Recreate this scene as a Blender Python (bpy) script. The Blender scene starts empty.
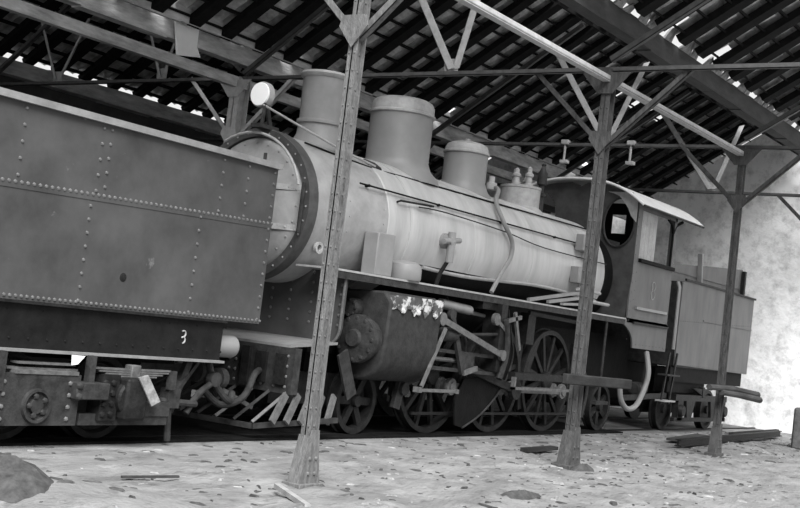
import bpy, math, random
from mathutils import Vector, Matrix, noise
random.seed(7)
SC = bpy.context.scene
COL = SC.collection
PI = math.pi
# ------------------------------------------------------------------ camera
cam_d = bpy.data.cameras.new('camera'); cam = bpy.data.objects.new('camera', cam_d); COL.objects.link(cam)
RT = Vector((0.56031999, -0.81974858, 0.11854862)); UP = Vector((-0.11420269, 0.06529842, 0.99130917)); FW = Vector((0.82036532, 0.56898892, 0.05702949))
cam.matrix_world = Matrix(((RT.x, UP.x, -FW.x, 0), (RT.y, UP.y, -FW.y, 0), (RT.z, UP.z, -FW.z, 1.5), (0, 0, 0, 1)))
cam_d.sensor_width = 36; cam_d.lens = 36 * 1197.7057 / 800
cam_d.clip_end = 300; SC.camera = cam
# ------------------------------------------------------------------ light
world = bpy.data.worlds.new('overcast_sky'); SC.world = world; world.use_nodes = True
bg = world.node_tree.nodes['Background']; bg.inputs[0].default_value = (0.95, 0.95, 0.95, 1); bg.inputs[1].default_value = 0.6
sd = bpy.data.lights.new('veiled_sun', 'SUN'); sd.energy = 5.2; sd.angle = math.radians(40); sd.color = (1, 1, 1)
sun = bpy.data.objects.new('veiled_sun', sd); COL.objects.link(sun)
sun.rotation_euler = Vector((0.60, 0.55, -0.90)).to_track_quat('-Z', 'Y').to_euler()
SC.view_settings.view_transform = 'Standard'; SC.view_settings.look = 'None'
SC.view_settings.exposure = 0.65; SC.view_settings.gamma = 1
SC.view_settings.use_curve_mapping = False

# ------------------------------------------------------------------ materials
def mat(name, g, var=0.25, scale=4.0, rough=0.7, metal=0.0, bump=0.15, bscale=None, streak=None, spots=None, spec=0.4, soft=0.06):
    m = bpy.data.materials.new(name); m.use_nodes = True
    nt = m.node_tree; N = nt.nodes; L = nt.links; b = N['Principled BSDF']
    b.inputs['Roughness'].default_value = rough; b.inputs['Metallic'].default_value = metal
    b.inputs['Specular IOR Level'].default_value = spec
    tc = N.new('ShaderNodeNewGeometry'); mp = N.new('ShaderNodeMapping')
    L.new(tc.outputs['Position'], mp.inputs['Vector'])
    if streak: mp.inputs['Scale'].default_value = streak
    n1 = N.new('ShaderNodeTexNoise'); n1.inputs['Scale'].default_value = scale; n1.inputs['Detail'].default_value = 8; n1.inputs['Roughness'].default_value = 0.65
    L.new(mp.outputs[0], n1.inputs['Vector'])
    cr = N.new('ShaderNodeValToRGB'); e = cr.color_ramp.elements
    lo = max(0, g * (1 - var)); hi = min(1, g * (1 + var))
    e[0].position = 0.32; e[0].color = (lo, lo, lo, 1); e[1].position = 0.68; e[1].color = (hi, hi, hi, 1)
    L.new(n1.outputs['Fac'], cr.inputs['Fac'])
    out = cr.outputs['Color']
    if spots:
        val, thr, sc2 = spots
        n2 = N.new('ShaderNodeTexNoise'); n2.inputs['Scale'].default_value = sc2; n2.inputs['Detail'].default_value = 6; n2.inputs['Roughness'].default_value = 0.7
        L.new(mp.outputs[0], n2.inputs['Vector'])
        r2 = N.new('ShaderNodeValToRGB'); r2.color_ramp.elements[0].position = thr; r2.color_ramp.elements[1].position = thr + soft
        L.new(n2.outputs['Fac'], r2.inputs['Fac'])
        mx = N.new('ShaderNodeMixRGB'); L.new(r2.outputs['Color'], mx.inputs['Fac']); L.new(out, mx.inputs[1]); mx.inputs[2].default_value = (val, val, val, 1)
        out = mx.outputs[0]
    L.new(out, b.inputs['Base Color'])
    if bump:
        n3 = N.new('ShaderNodeTexNoise'); n3.inputs['Scale'].default_value = bscale or scale * 4; n3.inputs['Detail'].default_value = 6
        L.new(mp.outputs[0], n3.inputs['Vector'])
        bp = N.new('ShaderNodeBump'); bp.inputs['Strength'].default_value = bump; bp.inputs['Distance'].default_value = 0.03
        L.new(n3.outputs['Fac'], bp.inputs['Height']); L.new(bp.outputs[0], b.inputs['Normal'])
    return m
M = {}
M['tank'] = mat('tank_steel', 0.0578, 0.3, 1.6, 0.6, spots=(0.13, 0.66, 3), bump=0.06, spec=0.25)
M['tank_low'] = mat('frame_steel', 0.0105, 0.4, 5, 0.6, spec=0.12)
M['tank_rim'] = mat('worn_rim_steel', 0.195, 0.25, 5, 0.5)
M['boiler'] = mat('dusty_boiler_cladding', 0.42, 0.24, 1.5, 0.4, bump=0.05, streak=(1.6, 0.6, 0.3))
M['smokebox'] = mat('smokebox_steel', 0.27, 0.22, 3, 0.55, bump=0.08)
M['ring'] = mat('dark_ring_steel', 0.06, 0.25, 6, 0.6, spec=0.15)
M['dome'] = mat('dome_cladding', 0.21, 0.12, 2, 0.45, bump=0.04)
M['chim'] = mat('chimney_steel', 0.21, 0.15, 3, 0.5, bump=0.05)
M['iron'] = mat('grimy_iron', 0.015, 0.5, 9, 0.5, spec=0.12, bump=0.2)
M['iron2'] = mat('dusty_iron', 0.034, 0.45, 9, 0.55, spec=0.12, bump=0.2)
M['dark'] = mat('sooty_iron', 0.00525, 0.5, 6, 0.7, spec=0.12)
M['bright'] = mat('worn_bright_steel', 0.105, 0.35, 12, 0.4, spec=0.12)
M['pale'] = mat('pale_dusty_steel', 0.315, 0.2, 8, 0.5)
M['white'] = mat('white_enamel', 0.85, 0.04, 6, 0.5, bump=0)
M['lamp_face'] = mat('white_lamp_disc', 0.95, 0.02, 6, 0.4, bump=0)
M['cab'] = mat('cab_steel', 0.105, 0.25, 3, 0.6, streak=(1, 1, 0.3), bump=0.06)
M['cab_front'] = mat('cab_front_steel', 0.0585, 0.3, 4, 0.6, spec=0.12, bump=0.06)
M['roofsheet'] = mat('cab_roof_sheet', 0.65, 0.1, 4, 0.5)
M['post'] = mat('rusty_post_iron', 0.0675, 0.4, 22, 0.7, spec=0.12, bump=0.4, streak=(1, 1, 0.3))
M['post_pale'] = mat('weathered_post_iron', 0.125, 0.4, 26, 0.75, bump=0.4, streak=(1, 1, 0.3))
M['truss'] = mat('painted_truss_iron', 0.0675, 0.3, 10, 0.6)
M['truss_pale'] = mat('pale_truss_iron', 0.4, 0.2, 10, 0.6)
M['timber'] = mat('roof_timber', 0.04125, 0.4, 8, 0.8, streak=(0.3, 1, 1))
M['rafter'] = mat('shadow_black_rafter', 0.009, 0.4, 8, 0.9, spec=0.12)  # near-black colour includes the shadow around rafters and laths
M['beam'] = mat('valley_timber', 0.42, 0.5, 6, 0.8, streak=(0.25, 1, 1), bump=0.4)
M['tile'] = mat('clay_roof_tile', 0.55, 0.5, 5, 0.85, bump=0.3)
M['plank'] = mat('grey_plank', 0.05, 0.4, 9, 0.8, spec=0.15, streak=(0.3, 1, 1))
M['plank_dark'] = mat('dark_plank', 0.03, 0.4, 9, 0.8, spec=0.1, streak=(0.3, 1, 1))
M['wall'] = mat('limewashed_masonry', 0.93, 0.1, 1.3, 0.9, bump=0.9, bscale=4, spots=(0.4, 0.47, 3.2), soft=0.3)
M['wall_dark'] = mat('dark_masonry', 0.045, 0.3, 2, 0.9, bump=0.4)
M['ground'] = mat('trodden_earth', 0.19, 0.35, 1.5, 0.95, bump=0.9, bscale=16, spots=(0.06, 0.53, 3.6), soft=0.2, streak=(0.8, 1.5, 1))
M['crust'] = mat('crusted_cylinder_cladding', 0.03375, 0.3, 8, 0.7, spec=0.12)
M['crust_pale'] = mat('lime_crust', 0.075, 0.4, 8, 0.8, spots=(0.5, 0.5, 7.0), spec=0.15)
M['footing'] = mat('footing_stone', 0.1, 0.4, 5, 0.9, bump=0.5)
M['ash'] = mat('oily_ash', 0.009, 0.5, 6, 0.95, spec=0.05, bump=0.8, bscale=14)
M['rubble'] = mat('rubble_stone', 0.24, 0.5, 12, 0.9)
M['rubble_dark'] = mat('dark_earth', 0.05, 0.5, 12, 0.9)

# ------------------------------------------------------------------ mesh helper
M['rivet'] = mat('dusty_rivet_heads', 0.1125, 0.3, 20, 0.5, bump=0)
class MB:
    def __init__(s): s.v = []; s.f = []; s.rv = set()
    def add(s, vs, fs):
        n = len(s.v); s.v += [Vector(a) for a in vs]; s.f += [tuple(i + n for i in f) for f in fs]; return s
    def box(s, x0, x1, y0, y1, z0, z1):
        return s.add([(x0,y0,z0),(x1,y0,z0),(x1,y1,z0),(x0,y1,z0),(x0,y0,z1),(x1,y0,z1),(x1,y1,z1),(x0,y1,z1)],
                     [(0,3,2,1),(4,5,6,7),(0,1,5,4),(1,2,6,5),(2,3,7,6),(3,0,4,7)])
    def bar(s, p, q, w, h, up=(0,0,1)):
        p = Vector(p); q = Vector(q); d = (q - p).normalized(); u = Vector(up)
        sd_ = d.cross(u)
        if sd_.length < 1e-4: sd_ = d.cross(Vector((1,0,0)))
        sd_.normalize(); u = sd_.cross(d).normalized(); a = sd_ * w/2; b = u * h/2
        return s.add([p-a-b, p+a-b, p+a+b, p-a+b, q-a-b, q+a-b, q+a+b, q-a+b], [(0,3,2,1),(4,5,6,7),(0,1,5,4),(1,2,6,5),(2,3,7,6),(3,0,4,7)][::1])
    def angle(s, p, q, w, t, n1, n2):
        # an L-section member: legs along n1 and n2
        n1 = Vector(n1).normalized(); n2 = Vector(n2).normalized(); p = Vector(p); q = Vector(q)
        for a, b in ((n1, n2), (n2, n1)):
            o = [Vector((0,0,0)), a*w, a*w + b*t, b*t]
            s.add([p+i for i in o] + [q+i for i in o], [(0,1,2,3),(7,6,5,4),(0,4,5,1),(1,5,6,2),(2,6,7,3),(3,7,4,0)])
        return s
    def tube(s, pts, r, seg=10, smooth=0):
        P = [Vector(a) for a in pts]
        if smooth:
            Q = []
            for i in range(len(P)-1):
                p0 = P[max(i-1,0)]; p1 = P[i]; p2 = P[i+1]; p3 = P[min(i+2,len(P)-1)]
                for k in range(smooth):
                    t = k/smooth
                    Q.append(0.5*((2*p1)+(p2-p0)*t+(2*p0-5*p1+4*p2-p3)*t*t+(3*p1-p0-3*p2+p3)*t**3))
            Q.append(P[-1]); P = Q
        n0 = len(s.v); up = None
        for i, c in enumerate(P):
            d = (P[min(i+1,len(P)-1)] - P[max(i-1,0)]).normalized()
            if up is None:
                up = d.orthogonal().normalized()
            up = (up - d*up.dot(d)).normalized(); w = d.cross(up)
            rr = r[i] if isinstance(r, (list, tuple)) else r
            for k in range(seg):
                a = 2*PI*k/seg; s.v.append(c + (up*math.cos(a) + w*math.sin(a))*rr)
        for i in range(len(P)-1):
            for k in range(seg):
                a = n0+i*seg+k; b = n0+i*seg+(k+1)%seg
                s.f.append((a, b, b+seg, a+seg))
        s.f.append(tuple(n0+k for k in reversed(range(seg)))); s.f.append(tuple(n0+(len(P)-1)*seg+k for k in range(seg)))
        return s
    def lathe(s, prof, org, axis='z', seg=32, a0=0, a1=2*PI, caps=True):
        # prof: list of (radius, height along the axis)
        org = Vector(org); n0 = len(s.v); full = abs(a1-a0-2*PI) < 1e-6; m = seg if full else seg+1
        for r, h in prof:
            for k in range(m):
                a = a0+(a1-a0)*k/seg; c, q = math.cos(a)*r, math.sin(a)*r
                s.v.append(org + Vector({'z':(c,q,h), 'x':(h,c,q), 'y':(q,h,c)}[axis]))
        for i in range(len(prof)-1):
            for k in range(seg if full else seg):
                a = n0+i*m+k; b = n0+i*m+(k+1)%m
                s.f.append((a, b, b+m, a+m))
        if full and caps:
            if prof[0][0] > 1e-5: s.f.append(tuple(n0+k for k in reversed(range(m))))
            if prof[-1][0] > 1e-5: s.f.append(tuple(n0+(len(prof)-1)*m+k for k in range(m)))
        return s
    def prism(s, poly, axis, lo, hi):
        # poly in (x,z) for axis y; (y,z) for axis x; (x,y) for axis z
        f = {'y': lambda a, b, h: (a, h, b), 'x': lambda a, b, h: (h, a, b), 'z': lambda a, b, h: (a, b, h)}[axis]
        n = len(poly)
        vs = [f(a, b, lo) for a, b in poly] + [f(a, b, hi) for a, b in poly]
        fs = [tuple(reversed(range(n))), tuple(range(n, 2*n))] + [(i, (i+1)%n, n+(i+1)%n, n+i) for i in range(n)]
        return s.add(vs, fs)
    def rivet(s, p, r, d):
        p = Vector(p); d = Vector(d).normalized(); u = d.orthogonal().normalized(); w = d.cross(u); n = len(s.v)
        for rr, h in ((1, 0), (0.75, 0.55)):
            for k in range(6):
                a = PI*k/3; s.v.append(p + (u*math.cos(a) + w*math.sin(a))*r*rr + d*h*r)
        s.v.append(p + d*r*0.85); s.rv.add(n)
        for k in range(6):
            s.f.append((n+k, n+(k+1)%6, n+6+(k+1)%6, n+6+k)); s.f.append((n+6+k, n+6+(k+1)%6, n+12))
        return s
    def rivets(s, p, q, step, r, d):
        p = Vector(p); q = Vector(q); n = max(1, int((q-p).length/step))
        for i in range(n+1): s.rivet(p.lerp(q, i/n), r, d)
        return s
    def build(s, name, m, parent=None, bevel=0, sub=0, loc=None, rivet_mat=None):
        me = bpy.data.meshes.new(name)
        o = bpy.data.objects.new(name, me)
        if parent is not None:
            off = world_of(parent); o.parent = parent
            if loc is not None:
                loc = Vector(loc); o.location = loc - off; off = loc
        else:
            off = Vector(loc) if loc is not None else Vector((0,0,0)); o.location = off
        me.from_pydata([v - off for v in s.v], [], s.f); me.validate(); me.update()
        import bmesh
        b = bmesh.new(); b.from_mesh(me); bmesh.ops.recalc_face_normals(b, faces=b.faces); b.to_mesh(me); b.free()
        me.polygons.foreach_set('use_smooth', [True]*len(me.polygons)); me.set_sharp_from_angle(angle=math.radians(35))
        me.materials.append(m); COL.objects.link(o)
        if s.rv and rivet_mat:
            me.materials.append(rivet_mat); own = set()
            for n in s.rv: own.update(range(n, n+13))
            for p in me.polygons:
                if all(i in own for i in p.vertices): p.material_index = 1
        if bevel:
            bv = o.modifiers.new('bevel', 'BEVEL'); bv.width = bevel; bv.segments = 2; bv.limit_method = 'ANGLE'; bv.angle_limit = math.radians(50)
        return o
def world_of(o):
    p = Vector(o.location)
    while o.parent: o = o.parent; p += Vector(o.location)
    return p
def thing(name, label, cat, loc, group=None):
    o = bpy.data.objects.new(name, None); COL.objects.link(o); o.location = loc; o.empty_display_size = 0.3
    return tag(o, label, cat, group)
def tag(o, label, cat, group=None, kind=None):
    o['label'] = label; o['category'] = cat
    if group: o['group'] = group
    if kind: o['kind'] = kind
    return o
def struct(o, label=None, cat=None):
    o['kind'] = 'structure'
    if label: o['label'] = label
    if cat: o['category'] = cat
    return o
def base(mb):
    xs = [v.x for v in mb.v]; ys = [v.y for v in mb.v]; zs = [v.z for v in mb.v]
    return ((min(xs)+max(xs))/2, (min(ys)+max(ys))/2, min(zs))
def single(mb, name, m, label, cat, group=None, bevel=0, kind=None):
    o = mb.build(name, m, None, bevel, loc=base(mb)); return tag(o, label, cat, group, kind)

# ------------------------------------------------------------------ setting: ground
def hgt(x, y):
    h = 0.035*noise.fractal(Vector((x*1.1, y*1.7, 0.3)), 0.5, 2.1, 6)
    k = min(1, max(0, (8.7-y)/1.2)); h *= k
    h += 0.16*math.exp(-((x-5.7)**2/0.5+(y-6.6)**2/0.35))       # earth heap at the left
    h += 0.07*math.exp(-((x-10.0)**2/0.25+(y-5.65)**2/0.05))
    h -= 0.03
    return h
g = MB()
xs = [-6.0+0.5*i for i in range(20)]+[4.0+0.07*i for i in range(286)]+[24.1+0.3*i for i in range(24)]
ys = [-12.0+0.5*j for j in range(31)]+[3.5+0.06*j for j in range(96)]+[9.3+0.6*j for j in range(21)]
nx, ny = len(xs)-1, len(ys)-1
g.v = [Vector((x, y, hgt(x, y))) for y in ys for x in xs]
g.f = [(j*(nx+1)+i, j*(nx+1)+i+1, (j+1)*(nx+1)+i+1, (j+1)*(nx+1)+i) for j in range(ny) for i in range(nx)]
fl = struct(g.build('floor', M['ground']), 'trodden earth floor of the engine shed', 'floor')

# walls
RZ = lambda y: 5.42 + 0.635*(12.9-y)          # tile plane of the middle bay, far slope
w = MB()
prof = [(-3.0,-0.2),(22.0,-0.2),(22.0,4.6),(19.2,5.55),(16.05,7.5),(12.9,5.45),(9.75,7.35),(6.6,5.45),(3.45,7.4),(0.3,5.45),(-3.0,4.0)]
w.prism(prof, 'x', 29.45, 29.9)
struct(w.build('wall_end', M['wall']), 'rough limewashed stone gable wall', 'wall')
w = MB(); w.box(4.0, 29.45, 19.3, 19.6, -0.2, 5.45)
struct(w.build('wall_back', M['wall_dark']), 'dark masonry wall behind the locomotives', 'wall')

# ------------------------------------------------------------------ roof
def slope(name, x0, x1, ya, za, yb, zb, skip, mtile=M['tile']):
    """one roof slope from its low edge (ya,za) up to (yb,zb): pole rafters below, laths across, overlapping tiles on top"""
    root = bpy.data.objects.new(name, None); COL.objects.link(root); root['kind'] = 'structure'
    root.location = ((x0+x1)/2, (ya+yb)/2, min(za, zb))
    root['label'] = 'tiled roof slope seen from below'; root['category'] = 'ceiling'
    L = math.hypot(yb-ya, zb-za); dy = (yb-ya)/L; dz = (zb-za)/L
    def P(x, t, n): # n: offset along the outward normal
        ny_, nz_ = -dz, dy
        if nz_ < 0: ny_, nz_ = -ny_, -nz_
        return Vector((x, ya+dy*t+ny_*n, za+dz*t+nz_*n))
    raf = MB(); x = x0+0.2
    while x < x1:
        jx = random.uniform(-0.04, 0.04)
        raf.bar(P(x+jx, 0.02, -0.1), P(x+jx, L+0.05, -0.1), 0.23, 0.11, up=(0, -dz, abs(dy)))
        x += 0.72
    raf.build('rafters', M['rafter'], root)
    lath = MB(); t = 0.12
    while t < L:
        lath.bar(P(x0, t, -0.035), P(x1, t, -0.035), 0.14, 0.03, up=(0, -dz, abs(dy))); t += 0.36
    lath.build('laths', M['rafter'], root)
    ti = MB(); t = 0.0; row = 0
    while t < L-0.05:
        x = x0; i = 0
        while x < x1-0.01:
            wd = 0.24
            if not skip(row, x, i):
                o = 0.018*random.random(); tt = t + random.uniform(-0.015, 0.015)
                # a curved pan tile (5 points across), lower end lifted over the tile below
                up_, dn_ = [], []
                for k in range(5):
                    a = k/4; cv = 0.045*math.sin(PI*a)
                    up_.append(P(x+wd*a, tt-0.05, 0.024+cv+o*0.5)); dn_.append(P(x+wd*a, tt+0.38, cv+o*0.5))
                th = Vector((0, 0, 0.016))
                vs = up_+dn_+[v+th for v in up_]+[v+th for v in dn_]
                fs = []
                for k in range(4):
                    fs += [(k, k+1, 6+k, 5+k), (10+k, 15+k, 16+k, 11+k), (k, 10+k, 11+k, k+1), (5+k, 6+k, 16+k, 15+k)]
                fs += [(0, 5, 15, 10), (4, 14, 19, 9)]
                ti.add(vs, fs)
            x += wd; i += 1
        t += 0.36; row += 1
    o = ti.build('tiles', mtile, root)
    return root
rs = random.Random(3)
def gaps_mid(row, x, i):
    if row == 0: return (int(x/0.72*1.0) % 2 == 0) and rs.random() < 0.3
    if 22.5 < x < 25.5 and row in (5, 6): return rs.random() < 0.35
    return False
slope('ceiling', 7.0, 29.4, 12.72, 5.53, 9.75, 7.42, gaps_mid)
slope('ceiling', 7.0, 29.4, 6.9, 5.75, 9.75, 7.42, lambda r, x, i: x < 19 or r < 6)  # unseen slope, most tiles left off to let daylight onto the boiler
slope('ceiling', 12.2, 22.6, 6.45, 5.86, 3.45, 7.75, lambda r, x, i: r == 0 and rs.random() < 0.1)  # bay cut short at both ends so daylight reaches boiler and wall
slope('ceiling', 8.6, 29.4, 19.45, 5.72, 16.05, 7.75, lambda r, x, i: False)
slope('ceiling', 8.6, 29.4, 13.15, 5.72, 16.05, 7.75, lambda r, x, i: False)
# long valley timbers and the iron chords that tie post top to post top
def beam(x0, x1, y0, y1, z0, z1, m, label, name='valley_beam', cat='roof beam'):
    b = MB(); n = 14
    for i in range(n):
        a = x0+(x1-x0)*i/n; c = x0+(x1-x0)*(i+1)/n; 
        b.box(a, c, y0, y1, z0+0.012*math.sin(i*2.3), z1+0.01*math.sin(i*1.7))
    return single(b, name, m, label, cat)
beam(12.2, 29.4, 6.52, 6.72, 5.5, 5.78, M['timber'], 'heavy timber valley beam with ragged tile ends, upper right')
beam(7.2, 29.4, 12.82, 13.02, 5.2, 5.48, M['beam'], 'long pale timber valley beam above the far posts')
beam(7.2, 29.4, 12.58, 12.64, 5.42, 5.66, M['beam'], 'wide weathered board above the long far valley beam', 'fascia_board', 'board')
beam(9.0, 29.4, 19.0, 19.28, 5.25, 5.55, M['beam'], 'timber wall plate lying on top of the dark rear wall', 'wall_plate')  # pale colour makes up for the light missing on this plate
b = MB(); b.angle((8.45, 6.56, 4.84), (18.95, 6.56, 4.84), 0.065, 0.012, (0,0,1), (0,1,0)).box(8.45, 18.95, 6.56, 6.66, 4.83, 4.845)
single(b, 'iron_chord', M['truss_pale'], 'bright iron chord running post top to post top on the near row', 'iron girder')
b = MB(); b.box(7.2, 29.4, 12.84, 12.96, 4.84, 5.0)
single(b, 'iron_chord', M['beam'], 'iron chord running over the far post tops behind the locomotive', 'iron girder')
# ragged tile ends lying on the near valley beam
b = MB(); rr = random.Random(11); x = 12.4
while x < 29:
    wd = rr.uniform(0.14, 0.3); hh = rr.uniform(0.05, 0.24)
    p = [Vector((x, 6.5, 5.76)), Vector((x+wd, 6.5, 5.76)), Vector((x+wd*0.9, 6.42, 5.76+hh)), Vector((x+wd*0.5, 6.40, 5.79+hh*1.1)), Vector((x+wd*0.1, 6.42, 5.76+hh*0.8))]
    q = [v+Vector((0, 0.03, 0.01)) for v in p]
    b.add(p+q, [(0,1,2,3,4),(9,8,7,6,5)]+[(k,(k+1)%5,5+(k+1)%5,5+k) for k in range(5)])
    x += wd + rr.choice([0.02, 0.05, 0.3])
single(b, 'broken_tile_ends', M['rubble'], 'ragged row of broken tile ends along the near valley beam', 'roof tiles', kind='stuff')

# ------------------------------------------------------------------ roof trusses
def truss(X, ys, label, vs, bays, ext):
    root = thing('roof_truss', label, 'roof truss', (X, 9.75, 4.98))
    b = MB()
    for y0, y1 in ys: b.angle((X-0.03, y0, 4.97), (X-0.03, y1, 4.97), 0.06, 0.01, (0,0,1), (1,0,0))
    b.build('tie_rod', M['truss'], root)
    for yv, (ya, za), (yc, zc), r in vs:
        b = MB(); b.prism([(yv-0.10, 4.98), (yv+0.10, 4.98), (yv+0.13, 5.22), (yv-0.12, 5.22)], 'x', X+0.035, X+0.047)
        for a in (-0.06, 0.06):
            for z in (5.05, 5.15): b.rivet((X+0.035, yv+a, z), 0.014, (-1,0,0))
        b.build('gusset_plate', M['truss_pale'], root)
        b = MB(); b.angle((X, yv+0.04, 5.06), (X, ya, za), r, 0.01, (0,-1,0.2), (1,0,0)); b.build('strut', M['truss_pale'], root)
        b = MB(); b.angle((X+0.02, yv-0.02, 5.06), (X+0.02, yc, zc), r, 0.01, (0,-1,0.2), (1,0,0)); b.build('strut', M['truss_pale'], root)
    for y0, z0, y1, z1 in bays:
        b = MB(); n = Vector((0, -(z1-z0), (y1-y0))).normalized()
        if n.z < 0: n = -n
        b.angle((X-0.02, y0, z0), (X-0.02, y1, z1), 0.075, 0.01, n, (1,0,0)); b.build('top_chord', M['truss'], root)
    return root
BAY2 = [(12.85, 5.05, 9.75, 7.15)]
BAY1 = [(6.6, 5.1, 3.5, 7.05)]
BAY3 = [(12.95, 5.1, 16.05, 7.2), (19.2, 5.1, 16.05, 7.2)]
truss(13.7, [(3.2, 19.25)], 'longest roof truss, its tie crossing the whole picture above the tender and chimney',
      [(9.04, (10.1, 6.7), (8.72, 6.4), 0.12), (14.73, (15.3, 6.2), (14.45, 6.0), 0.06), (17.36, (18.0, 6.15), (16.75, 6.15), 0.06)], BAY2+BAY1+BAY3, None)
truss(18.95, [(3.2, 19.25)], 'roof truss behind the middle post, its tie crossing just above the cab',
      [(9.14, (10.35, 6.75), (8.55, 6.45), 0.12)], BAY2+BAY1, None)
truss(24.2, [(3.2, 19.25)], 'farthest roof truss, low tie in front of the pale gable wall',
      [(9.11, (10.4, 6.7), (8.62, 6.42), 0.12)], BAY2+BAY1, None)
for y, lab in ((9.85, 'small iron hanger on the middle truss tie, the one left of the middle post'), (8.59, 'small iron hanger on the middle truss tie, the one right of the middle post')):
    r = thing('pipe_hanger', lab, 'hanger', (18.95, y, 4.7))
    MB().tube([(18.93, y, 5.06), (18.93, y, 4.68)], 0.022, 8).build('rod', M['pale'], r)
    MB().box(18.88, 18.98, y-0.07, y+0.07, 5.0, 5.08).build('clamp', M['pale'], r, bevel=0.01)
    MB().box(18.88, 18.98, y-0.09, y+0.06, 4.66, 4.72).build('foot', M['pale'], r, bevel=0.01)
# white board nailed on the far valley beam
b = MB(); b.prism([(12.15, 4.98), (12.62, 5.06), (12.52, 5.2), (12.52, 5.45), (12.02, 5.5)], 'y', 12.76, 12.79)
single(b, 'white_board', M['white'], 'white board nailed to the far valley beam, upper left', 'board')

# ------------------------------------------------------------------ iron posts
def post(X, Y, label, m, wd=0.19, z0=-0.03, ztop=5.0, lean=(0,0), knees=True, foot=True, kx=0.0, near=True):
    root = thing('iron_post', label, 'iron post', (X, Y, z0))
    h = wd/2; b = MB(); t = 0.014
    bx, by = X-lean[0]*0.5, Y
    def col(x0, x1, y0, y1): 
        vs = []
        for z, k in ((z0, 0), (ztop, 1)):
            dx = lean[0]*k; dy_ = lean[1]*k
            vs += [(X+x0+dx, Y+y0+dy_, z), (X+x1+dx, Y+y0+dy_, z), (X+x1+dx, Y+y1+dy_, z), (X+x0+dx, Y+y1+dy_, z)]
        b.add(vs, [(0,3,2,1),(4,5,6,7),(0,1,5,4),(1,2,6,5),(2,3,7,6),(3,0,4,7)])
    col(-h, h, -0.007, 0.007); col(-h, -h+t, -h*0.8, h*0.8); col(h-t, h, -h*0.8, h*0.8)
    z = 0.5
    while z < ztop-0.1:
        k = (z-z0)/(ztop-z0)
        for a in (-0.6, 0.6):
            b.rivet((X-h+lean[0]*k, Y+a*h*0.8+lean[1]*k, z), 0.012, (-1,0,0)); b.rivet((X+a*h+lean[0]*k, Y-0.007+lean[1]*k, z), 0.012, (0,-1,0))
        z += 0.16
    b.build('shaft', m, root)
    if foot:
        b = MB(); b.prism([(X-h*2.9, z0), (X+h*2.3, z0), (X+h*1.3, z0+0.28), (X+h*0.85, z0+0.5), (X-h*0.85, z0+0.5), (X-h*1.4, z0+0.28)], 'y', Y-h*0.8-0.02, Y-h*0.8-0.005)
        for a in (-0.7, 0.7):
            for zz in (0.12, 0.25): b.rivet((X+a*h, Y-h*0.8-0.02, z0+zz), 0.02, (0,-1,0))
        b.build('gusset_plate', m, root)
        MB().prism([(X-h*2.6, z0), (X-h*2.35, z0), (X-h*0.98, z0+0.45), (X-h*1.12, z0+0.45)], 'y', Y-h*1.0, Y+h*1.0).build('side_plate', m, root)
        MB().box(X-h*2.9, X+h*2.4, Y-h*1.7, Y+h*1.7, z0-0.03, z0+0.035).build('base_plate', m, root, bevel=0.008)
    if knees:
        dx, dy_ = lean[0]*0.8, lean[1]*0.8
        for s_ in (1, -1):
            b = MB(); b.angle((X+dx-0.02, Y+dy_+s_*0.02, 3.98), (X+dx-0.02, Y+dy_+s_*1.12, 5.0), 0.07, 0.01, (0,s_*-0.7,0.7), (1,0,0)); b.build('knee_brace', m, root)
        b = MB(); b.prism([(Y+dy_-0.16, 4.1), (Y+dy_, 3.9), (Y+dy_+0.16, 4.1), (Y+dy_+0.13, 4.2), (Y+dy_-0.13, 4.2)], 'x', X+dx-h-0.03, X+dx-h-0.018)
        b.build('brace_plate', m, root)
    b = MB(); b.prism([(Y-0.34, 4.95), (Y+0.34, 4.95), (Y+0.1, 4.68), (Y-0.1, 4.68)], 'x', X-h-0.03+lean[0], X-h-0.016+lean[0]); b.build('cap_plate', m, root)
    return root
post(8.45, 6.6, 'nearest iron post, leaning slightly in front of the smokebox', M['post_pale'], 0.125, lean=(0.0, 0.0))
post(13.76, 6.62, 'middle iron post standing in front of the cab end of the boiler', M['post'], 0.155, lean=(-0.03, 0))
post(18.98, 6.6, 'dark iron post in front of the rear tender, third from the left', M['post'], 0.125, z0=0.0, lean=(-0.1, 0))
post(24.3, 6.6, 'far iron post at the right edge standing on a stone footing', M['post'], 0.19, z0=0.78, foot=False)
post(13.7, 12.9, 'far row iron post rising behind the round white headlamp', M['truss_pale'], 0.24, foot=False)  # pale colour stands in for light that misses this post
post(18.95, 12.9, 'far row iron post hidden behind the boiler domes', M['post'], 0.2, foot=False)
post(24.2, 12.9, 'far row iron post behind the cab roof', M['post'], 0.2, foot=False)
# broken guard bars fixed across two of the posts
b = MB(); b.bar((13.07, 6.46, 1.07), (15.0, 6.46, 1.05), 0.08, 0.13)
single(b, 'guard_bar', M['plank_dark'], 'short squared timber fixed across the middle iron post', 'timber bar', bevel=0.015)
b = MB(); b.tube([(18.0, 6.45, 1.09), (19.1, 6.44, 1.08), (20.3, 6.42, 1.01)], [0.045, 0.05, 0.055], 10)
single(b, 'guard_log', M['plank'], 'upper round log fixed across the third iron post', 'log')
b = MB(); b.tube([(18.5, 6.42, 1.02), (19.3, 6.4, 0.99), (20.25, 6.36, 0.93)], [0.045, 0.05, 0.055], 10)
single(b, 'guard_log', M['plank'], 'lower round log fixed across the third iron post', 'log')

# ------------------------------------------------------------------ locomotive
YC = 10.1; ZB = 2.76
loco = thing('steam_locomotive', 'long grey steam locomotive standing behind the iron posts', 'locomotive', (15.7, YC, 0))
def P_(mb, name, m, parent=None, bevel=0, **k): return mb.build(name, M[m], parent or loco, bevel, **k)
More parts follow.
